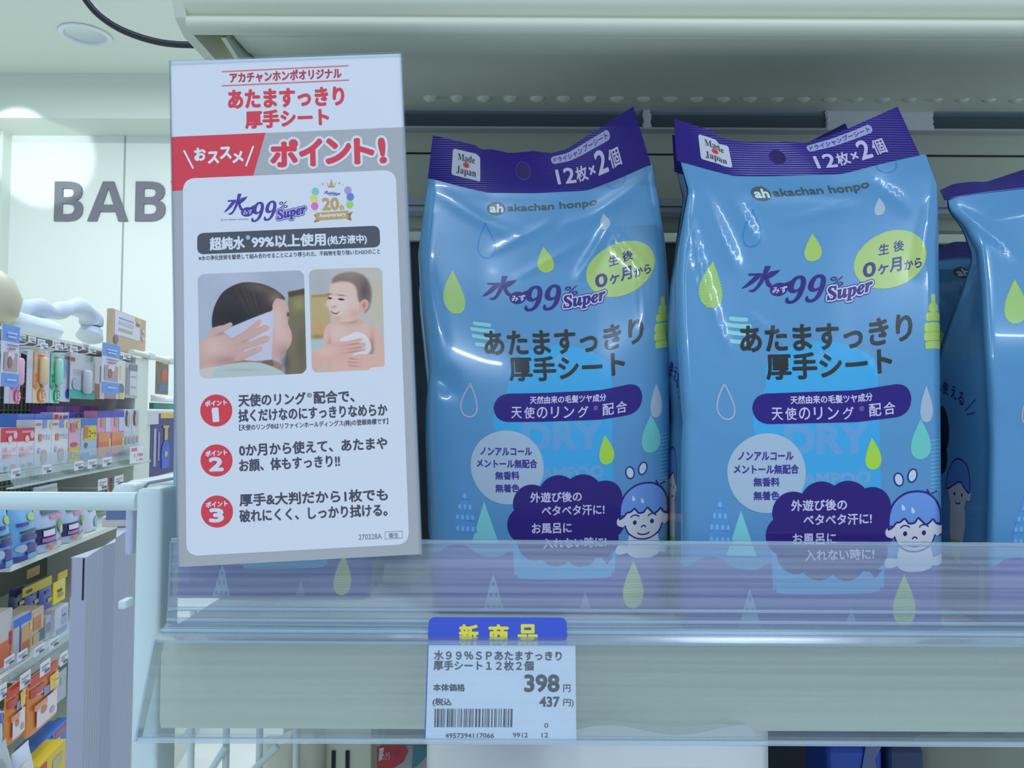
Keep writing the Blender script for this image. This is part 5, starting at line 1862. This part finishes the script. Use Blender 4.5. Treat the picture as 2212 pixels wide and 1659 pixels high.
for i in range(2):
    carton('white_carton', 'white carton with blue lettering and a beige figure, %s' % ('beside the red-banded cartons', 'beside the pink and yellow carton')[i], 'carton', (75 + i * 36.5, 907, 75 + i * 36.5 + 36, 985), -.0, .05, (228, 236, 246), [(.44, .82, .7, 1, (130, 170, 240)), (.05, .88, .35, .93, (230, 130, 140)), (.85, .8, 1, .95, (230, 220, 120), 'o'), (.2, .55, .38, .70, (220, 130, 80)), (.4, .58, .9, .70, (90, 130, 220), 'せき止'), (.35, .06, .72, .36, (206, 184, 172), 'o'), (.15, .3, .3, .42, (170, 200, 235), 'o')], 'white cartons with blue lettering', None, BZ)
carton('fever_carton', 'pink carton with a yellow lower panel', 'carton', (149, 905, 174, 980), .0, .05, (226, 190, 214), [(0, .0, 1, .34, (236, 214, 40)), (.05, .08, .3, .26, (232, 130, 60)), (.34, .06, .96, .24, (40, 50, 90), 'コート'), (.1, .7, .5, .9, (236, 120, 140)), (.6, .75, .95, .95, (210, 220, 120), 'o'), (.1, .36, .7, .46, (200, 80, 110), 'o')], None, None, BZ)
carton('fever_carton', 'blue carton with a slanted yellow panel', 'carton', (175, 903, 209, 976), .0, .05, (186, 214, 244), [(0, .78, 1, 1, (70, 130, 230)), (.15, .48, .95, .82, (240, 222, 40)), (.18, .52, .42, .80, (232, 130, 60)), (.45, .54, .92, .72, (40, 50, 90), 'コート'), (.2, .3, .4, .42, (110, 130, 110), 'o'), (.0, .0, .5, .18, (90, 160, 235)), (.5, .0, 1, .1, (130, 150, 130))], None, None, BZ)
for i in range(2):
    carton('plaster_carton', 'tall pink and blue carton with a broad orange panel, %s' % ('nearer one', 'farther one')[i], 'carton', (210 + i * 29, 888, 210 + i * 29 + 28, 968), .0, .045, (236, 160, 210), [(0, .86, 1, 1, (70, 70, 200)), (.6, .55, 1, .86, (200, 206, 240)), (.25, .66, .5, .86, (180, 170, 110)), (.06, .06, .84, .54, (226, 152, 96)), (.14, .26, .76, .34, (232, 120, 100)), (.84, .2, 1, .4, (240, 216, 60)), (.7, .0, 1, .12, (60, 130, 220))], 'tall pink cartons', None, BZ)
for i in range(2):
    carton('sheet_carton', 'pale carton with a dark portrait and teal foot beside the upright, %s' % ('nearer one', 'farther one')[i], 'carton', (268 + i * 17, 884, 268 + i * 17 + 16, 962), .0, .04, (196, 214, 228), [(.1, .62, .5, .98, (60, 56, 64), 'o'), (.35, .6, .8, .95, (190, 170, 168), 'o'), (.1, .2, .5, .4, (130, 180, 220), 'o'), (.6, .24, .9, .4, (226, 160, 130), 'o'), (0, .0, 1, .12, (90, 180, 170))], 'pale portrait cartons', None, BZ)
# ---- dark hanging row under the cartons
sheetpack('orange_pack', 'dark pack with an orange edge between the two tags in the dark row', 'pack', (230, 1033, 243, 1062), .0, (60, 70, 80), [(0, 0, .45, 1, (226, 110, 80))])
softbag('clear_bag', 'crumpled white bag in the dark row just above the white rail', 'bag', (84, 1048, 134, 1075), .02, .03, (190, 206, 214))
# ---- next bay: framed poster
fp = thing('poster', 'navy poster of a blue pump bottle in a white frame beyond the upright', 'poster', gpt(345, 1030, -.05))
s0, s1, z0, z1 = span(318, 886, 384, 1030, -.05)
gbox(MB(), s0, s1, -.07, -.05, z0, z1, 0, .004).build('frame', Mgw, fp)
mb = MB()
mats = [gm((52, 46, 120))]
s0, s1, z0, z1 = span(325, 893, 384, 1024, -.048)
gbox(mb, s0, s1, -.052, -.048, z0, z1)
printed(mb, s0, s1, z0, z1, -.048, [(.32, .92, 1, 1, (226, 190, 60)), (.1, .16, .18, .76, (170, 176, 214)), (.24, .24, .3, .7, (140, 146, 200)), (.36, .08, .68, .56, (40, 90, 214), 'o'), (.38, .1, .66, .45, (44, 96, 222)), (.46, .56, .58, .76, (200, 176, 120)), (.40, .76, .62, .80, (200, 176, 120)), (.47, .28, .58, .38, (200, 190, 130), 'o')], mats)
mb.build('poster_print', mats, fp)
mb = MB()
s0, s1, z0, z1 = span(317, 887, 343, 917, -.044)
gbox(mb, s0, s1, -.046, -.044, z0, z1, 0, .002)
mb.build('label_card', gm((206, 214, 234)), fp)
sheetpack('hanging_pack', 'brown pack with an orange and blue picture hanging above the poster', 'pack', (337, 782, 364, 852), -.06, (128, 118, 104), [(.4, .4, .9, .8, (216, 100, 60), 'o'), (.2, .1, .9, .3, (80, 130, 180))])
softbag('white_bag', 'white bag lying above the teal strip beyond the upright', 'bag', (336, 855, 384, 868), -.07, .04, (226, 234, 244))
# ---- pouch row behind the white rail
for i, (r, lab) in enumerate((((-6, 1088, 33, 1233), 'small blue wipes pouch at the left edge below the white rail'), ((39, 1085, 88, 1216), 'small blue wipes pouch across the aisle right of the one at the left edge'))):
    softbag('wipes_pouch', lab, 'wipes pouch', r, OL, .05, (118, 186, 236), [(.5, .66, .85, .80, (180, 206, 110), 1), (.1, .60, .5, .66, (70, 66, 160)), (.15, .48, .85, .52, (60, 70, 90)), (.2, .42, .7, .46, (60, 70, 90)), (.15, .34, .85, .41, (60, 50, 150)), (.25, .10, .75, .30, (60, 46, 146), 1), (.05, .16, .3, .30, (176, 196, 226), 1), (.0, .02, 1, .09, (80, 70, 160)), (.3, .03, .7, .12, (96, 176, 226))], 'small wipes pouches', zD + .0015)
for i, (r, lab) in enumerate((((88, 1086, 143, 1196), 'white and blue cooling towel pack nearer the wipes pouches'), ((144, 1084, 189, 1180), 'white and blue cooling towel pack nearer the cardboard panel'))):
    softbag('cooling_towel_pack', lab, 'towel pack', r, OL, .04, (180, 208, 238), [(.02, .18, .55, .50, (50, 52, 100)), (.40, .66, .98, .74, (240, 120, 180)), (.15, .78, .9, .92, (90, 100, 130)), (.6, .34, .95, .62, (80, 170, 70), 1), (.66, .3, .85, .5, (206, 180, 170), 1), (.1, .22, .5, .30, (190, 110, 190)), (.12, .34, .46, .46, (226, 230, 244)), (.2, .04, .4, .14, (240, 130, 80), 1), (.5, .06, .7, .18, (220, 200, 210), 1), (.75, .08, .95, .2, (230, 130, 90), 1)], 'cooling towel packs', zD + .0015)
softbag('white_pack', 'white and light blue pack at the far end of the pouch row', 'pack', (188, 1084, 214, 1170), OL - .02, .03, (206, 222, 244), [(.2, .7, .6, .85, (140, 150, 180)), (.5, .1, 1, .5, (120, 190, 236), 1)], None, zD + .0015)
# ---- lower boxes and hanging pouches
LZ = zC + .0015
for i, (x0, x1) in enumerate(((27, 60), (61, 90), (91, 116))):
    softbag('blue_pouch', 'hanging blue pouch with a small yellow label, %s' % ('darkest and nearest', 'in the middle', 'farthest')[i], 'pouch', (x0, 1268 - 3 * i, x1, 1335 - 4 * i), OL - .165 + .012 * i, .02, ((60, 74, 130), (112, 122, 214), (106, 116, 206))[i], [(.4, .42, .8, .54, (216, 206, 60)), (.3, .7, .7, .8, (70, 80, 150)), (.0, .0, 1, .2, (80, 90, 180))], 'hanging blue pouches')
sheetpack('yellow_card', 'yellow header card hanging beside the cardboard panel', 'card', (116, 1254, 141, 1300), OL - .02, (228, 212, 40), [(.5, .7, .85, .95, (200, 206, 226), 'o'), (.3, .48, .7, .6, (60, 70, 60)), (.35, .25, .8, .4, (150, 150, 140))])
sheetpack('yellow_card', 'yellow card behind the hanging blue pouches', 'card', (50, 1257, 112, 1277), OL - .14, (216, 200, 50), [(.1, .3, .3, .6, (60, 64, 50))])
sheetpack('yellow_card', 'small yellow card high beside the cardboard panel', 'card', (126, 1234, 146, 1250), OL - .06, (214, 190, 40))
sheetpack('orange_card', 'dull orange card in the shade under the wipes pouches', 'card', (58, 1226, 86, 1246), OL - .2, (170, 130, 50))
carton('snack_carton', 'blue-topped carton with orange and cream picture on the low shelf', 'carton', (29, 1331, 66, 1425), OL - .03, .06, (190, 196, 206), [(0, .82, 1, 1, (50, 110, 220)), (.34, .0, .40, .84, (60, 110, 210)), (.42, .1, .98, .74, (216, 168, 116)), (.5, .2, .9, .4, (196, 120, 90)), (.9, .6, 1, .8, (230, 214, 80))], None, None, LZ)
carton('snack_carton', 'cream carton with red and teal patches beside the blue-topped carton', 'carton', (68, 1314, 94, 1410), OL - .05, .06, (222, 206, 180), [(.1, .8, .9, .94, (226, 190, 180)), (.1, .45, .75, .8, (216, 140, 96)), (.6, .1, 1, .4, (70, 140, 160)), (.1, .1, .6, .36, (206, 190, 150))], None, None, LZ)
carton('snack_carton', 'pale carton with a red and orange panel at the left edge of the low shelf', 'carton', (-12, 1322, 26, 1440), OL - .035, .06, (206, 206, 214), [(.1, .1, .95, .5, (220, 120, 76)), (.8, .4, 1, .62, (206, 60, 60)), (.9, .1, 1, .3, (226, 206, 60))], None, None, LZ)
carton('white_cup_carton', 'white carton with blue print at the far end of the low shelf', 'carton', (118, 1310, 147, 1382), OL - .04, .03, (214, 222, 240), [(.5, .3, .9, .9, (180, 196, 232)), (.1, .04, .9, .2, (110, 130, 206)), (.55, .6, .8, .66, (110, 120, 160))], None, None, LZ)
carton('white_cup_carton', 'narrow white carton left of the white carton with blue print', 'carton', (99, 1330, 110, 1392), OL - .05, .025, (206, 216, 228), [(.1, .3, .8, .7, (160, 176, 206))], None, None, LZ)
for i, (x0, x1, y0, y1, o) in enumerate(((16, 55, 1478, 1597, .0), (58, 112, 1462, 1568, -.075), (61, 118, 1456, 1567, -.05), (64, 127, 1446, 1566, -.012))):
    softbag('orange_pouch', ('hanging orange pouch with white picture, nearer the left edge', 'hanging orange pouch, third behind the front one of its hook', 'hanging orange pouch just behind the front one of its hook', 'frontmost hanging orange pouch with white picture beside the cardboard panel')[i], 'pouch', (x0, y0, x1, y1), OL + .05 + o, .012, (232, 146, 60),
            [(.02, .84, .98, .99, (206, 50, 50)), (.04, .64, .5, .78, (204, 62, 76)), (.42, .54, .66, .68, (110, 140, 220)), (.62, .54, .98, .80, (236, 200, 70)), (.18, .08, .88, .50, (226, 224, 234)), (.3, .26, .5, .40, (206, 120, 70), 1), (.6, .14, .78, .26, (180, 160, 200), 1), (.1, .40, .5, .5, (232, 150, 140))] if i in (0, 3) else (), 'hanging orange pouches')
sheetpack('clear_pack', 'pale printed pouch hanging beside the cardboard panel', 'pouch', (114, 1452, 143, 1516), OL - .12, (196, 212, 228), [(.1, .1, .5, .4, (216, 196, 226), 'o'), (.5, .5, .9, .8, (180, 210, 220), 'o')])
for i, (x0, x1) in enumerate(((40, 86), (90, 128))):
    sheetpack('pink_pack', 'dull pink pack on the hooks under the low rail, %s' % ('nearer one', 'farther one')[i], 'pack', (x0, 1428 - 14 * i, x1, 1462 - 10 * i), OL - .08, (150, 128, 150), [(.2, .3, .8, .6, (120, 84, 104))])
softbag('white_bag', 'white and blue bag at the left edge near the bottom', 'bag', (-20, 1524, 14, 1612), OL + .16, .03, (190, 212, 240), [(.5, .5, 1, .75, (80, 80, 190), 1)])
zF = gl(gpt(70, 1659, OL))[2]
for i, (r, o) in enumerate((((56, 1588, 122, 1700), -.06), ((80, 1582, 146, 1700), -.02))):
    carton('blue_box', 'bright blue box with red labels near the bottom, %s' % ('behind', 'in front')[i], 'box', r, OL + o, .03, (76, 130, 226), [(.55, .82, .95, .92, (206, 96, 96)), (.2, .72, .7, .8, (190, 206, 240)), (.05, .62, .25, .72, (206, 96, 96)), (.4, .9, .46, .95, (20, 30, 50), 'o')], 'blue boxes', None, zE + .0015)
carton('yellow_box', 'yellow and red box at the bottom beside the cardboard panel', 'box', (82, 1626, 141, 1720), OL + .05, .05, (224, 206, 60), [(0, 0, .3, .95, (206, 70, 50)), (.5, .7, .85, .86, (190, 190, 150)), (.05, .6, .25, .8, (226, 190, 90))], None, None, zE + .0015)
softbag('foil_bag', 'crumpled white foil bag at the bottom left of the yellow box', 'bag', (50, 1615, 84, 1720), OL + .09, .05, (206, 220, 236), [(.1, .55, .6, .75, (220, 222, 226), 1), (.6, .3, .95, .45, (190, 110, 190), 1)])
softbag('grey_bag', 'grey white bag at the bottom left corner', 'bag', (-10, 1618, 42, 1720), OL + .08, .06, (176, 188, 198), [(.1, .6, .5, .8, (150, 160, 170))])

# ------------------------------------------------------------------ white corrugated display panel at the aisle end
cb0, cb1 = P(148, 1400, 1.00), P(182, 1400, 1.00)
s2 = P(300, 1400, 1.34)
zt2 = P(150, 1204, 1.00).z
cbx = thing('display_box', 'tall white corrugated plastic box standing in the aisle left of the post', 'box', ((cb0.x + s2.x) / 2, 1.15, 0))
Mcb = mat('corrugated plastic', seen((186, 200, 226), .85), .45, noise=.03, nscale=60)
ribs = []
nr_ = Vector((s2.y - cb1.y, cb1.x - s2.x)).normalized()
for k in range(27):
    for t, hgt in ((k, 0), (k + .75, 0), (k + .8, .0003), (k + .95, .0003)):
        q = cb1.lerp(s2, t / 27)
        ribs.append((q.x + nr_.x * hgt, q.y + nr_.y * hgt))
out = [(cb0.x, cb0.y)] + ribs + [(s2.x, s2.y), (s2.x - .05, s2.y + .02), (cb0.x - .004, cb0.y + .12)]
MB().prism(out, 0.0, zt2, fn=lambda a_, b_, t: (a_, b_, t)).build('box_body', Mcb, cbx)
MB().box((cb0.x + .001, cb0.y - .0012, P(150, 1290, 1).z), (P(152, 1300, 1).x, cb0.y - .0002, P(150, 1206, 1).z)).build('red_edge', gm((180, 70, 90)), cbx)
MB().box((P(177.5, 1300, 1).x, cb0.y - .0012, P(178, 1296, 1).z), (P(180.5, 1300, 1).x, cb0.y - .0002, P(178, 1206, 1).z)).build('slot', M_black, cbx)
bx0, bx1 = P(214, 1190, 1.25), P(268, 1190, 1.25)
sbx = thing('small_carton', 'small cream carton with a blue picture lying on top of the white box', 'carton', ((bx0.x + bx1.x) / 2, 1.27, zt2))
z1_ = P(240, 1118, 1.25).z
rot = Matrix.Translation((bx0.x, 1.255, zt2 + .0006)) @ Matrix.Rotation(math.radians(12), 4, 'Z')
w_ = (bx1 - bx0).length
MB().box((0.0, 0, 0), (w_, .05, z1_ - zt2), 0, .002, rot).build('carton_body', gm((206, 210, 206)), sbx)
mb = MB()
mb.add([rot @ Vector(v) for v in ((.15 * w_, -.001, .012), (.95 * w_, -.001, .012), (.95 * w_, -.001, .030), (.2 * w_, -.001, .026))], [(0, 1, 2, 3)])
mb.build('picture', gm((106, 130, 176)), sbx)

# ------------------------------------------------------------------ what shows under the shelf
LOW = 1.35 - .36
lw = thing('display_shelf', 'cream shelf below the ticket rail, under the frame edge', 'shelf', (.15, .52, LOW))
MB().box((-.165, .345, LOW - .03), (XR, YB - .002, LOW), bev=.002).build('deck', M_cream, lw)


def low(px, py, Y):
    return P(px, py, Y)


wf = thing('wire_basket', 'white wire lattice basket end at the bottom left under the rail', 'basket', (low(430, 1640, .52).x, .52, LOW))
mb = MB()
for px in (412, 488, 560, 640):
    a_ = low(px, 1640, .52)
    mb.tube([(a_.x, .52, LOW + .003), (a_.x, .52, DECK - .02)], .0022, n=8)
mb.build('wire', M4, wf, True)
for (p_, q_) in (((440, 1690), (488, 1612)), ((520, 1690), (600, 1612))):
    MB().tube([low(*p_, .5165), low(*q_, .5165)], .0022, n=8).build('diagonal_wire', M4, wf, True)
gb = low(700, 1640, .55); gb2 = low(802, 1640, .55)
sl = thing('slotted_post', 'cream slotted steel post under the rail left of the red package', 'post', ((gb.x + gb2.x) / 2, .56, LOW))
MB().box((gb.x, .55, LOW + .0006), (gb2.x, .58, DECK - .02), bev=.001).build('post_body', M_cream, sl)
for px in (716, 746):
    q0, q1_ = low(px, 1700, .5495), low(px + 9, 1622, .5495)
    MB().box((q0.x, .5485, q0.z), (q1_.x, .5499, q1_.z)).build('slot', M_black, sl)
rp = thing('snack_package', 'red, white and teal package at the bottom beside the white bag', 'package', (low(860, 1640, .497).x, .51, LOW))
A, B_ = low(812, 1640, .497), low(948, 1608, .497)
mb = MB().box((A.x, .497, LOW + .0006), (B_.x, .527, B_.z), bev=.003)
mats = [gm((206, 216, 222), .3, .6)]
for k, (pts, c) in enumerate(((((814, 1612), (872, 1611), (880, 1625), (872, 1645), (850, 1660), (814, 1662)), (206, 50, 60)), (((892, 1611), (945, 1611), (900, 1655), (890, 1662)), (60, 150, 170)), (((820, 1616), (830, 1614), (826, 1640), (818, 1645)), (220, 224, 236)))):
    mats.append(gm(c, .3, .7))
    mb.add([low(x, y, .4955 - .0004 * k) for x, y in pts], [tuple(range(len(pts)))], len(mats) - 1)
for s_, L, R in (('すっきり', (820, 1633), (842, 1633)), ('ノンミス', (846, 1628), (864, 1626))):
    mats.append(gm((222, 228, 240) if L[0] < 830 else (60, 60, 150), .3, .7))
    gl_ = glyphs(s_).reshape(-1, 2)
    pts = [low(L[0] + (R[0] - L[0]) * x, L[1] + 9 - 18 * y, .494) for x, y in gl_]
    mb.add(pts, [(i, i + 1, i + 2) for i in range(0, len(pts), 3)], len(mats) - 1)
mb.build('package_body', mats, rp)


def lowbag(name, label, px0, px1, ytop, Y, d, col, bumps, cat='bag'):
    """slack plastic bag resting on the low shelf"""
    A, B = low(px0, 1650, Y), low(px1, 1650, Y)
    zt_ = low(px0, ytop, Y).z
    t = thing(name, label, cat, ((A.x + B.x) / 2, Y + d / 2, LOW))
    nu, nv = 30, 12
    vs = []
    for side in (-1, 1):
        for j in range(nv + 1):
            for i in range(nu + 1):
                u, v = i / nu, j / nv
                h = (zt_ - LOW) * (1 - .02 * abs(2 * u - 1) ** 3 - .012 + .010 * math.sin(u * 17 + side))
                b = (1 - abs(2 * u - 1) ** 5) * (1 - .55 * v ** 2) * d / 2 + .001
                b += .004 * math.sin(u * bumps + v * 5) * (1 - abs(2 * u - 1)) * (1 if v < 1 else 0)
                vs.append((A.x + (B.x - A.x) * u, Y + d / 2 + side * b, LOW + .0005 + h * v))
    L = (nu + 1) * (nv + 1)
    fs = []
    for j in range(nv):
        for i in range(nu):
            a = j * (nu + 1) + i
            q = (a, a + 1, a + nu + 2, a + nu + 1)
            fs += [q, tuple(x + L for x in q[::-1])]
    rim = [i for i in range(nu + 1)] + [(j + 1) * (nu + 1) - 1 for j in range(1, nv + 1)] + [nv * (nu + 1) + i for i in range(nu - 1, -1, -1)] + [j * (nu + 1) for j in range(nv - 1, 0, -1)]
    for i in range(len(rim)):
        a, b = rim[i], rim[(i + 1) % len(rim)]
        fs.append((b, a, a + L, b + L))
    MB().add(vs, fs).build('bag_body', gm(col, .3, 1.0), t, True)
    return t


lowbag('plastic_bag', 'white plastic bag bulging under the rail at the bottom centre', 900, 1728, 1610, .358, .09, (236, 246, 246), 13)
lowbag('plastic_bag', 'greenish white draped bag at the bottom left behind the wire lattice', 552, 690, 1608, .53, .03, (206, 216, 200), 7)
for i, (xa, xb, c) in enumerate(((1788, 1908, (40, 80, 190)), (1920, 2000, (40, 66, 110)))):
    A, B_ = low(xa, 1640, .50), low(xb, 1612, .50)
    t = thing('blue_package', ('bright blue glossy package under the rail at the lower right', 'dark blue package under the rail right of the bright blue one')[i], 'package', ((A.x + B_.x) / 2, .52, LOW))
    MB().box((A.x, .50, LOW + .0006), (B_.x, .54, B_.z), bev=.004).build('package_body', gm(c, .25, 1.0), t)
    if i == 0:
        mb = MB()
        mb.add([low(x, y, .4988) for x, y in ((1870, 1612), (1904, 1614), (1890, 1640), (1896, 1670), (1860, 1672))], [(0, 1, 2, 3, 4)])
        mb.build('painted_highlight', gm((120, 150, 206), .3, .6), t)  # pale patch painting a glossy highlight onto the package
lowbag('plastic_bag', 'grey green bag in the lower right corner under the rail', 2006, 2330, 1611, .545, .035, (150, 166, 150), 9)
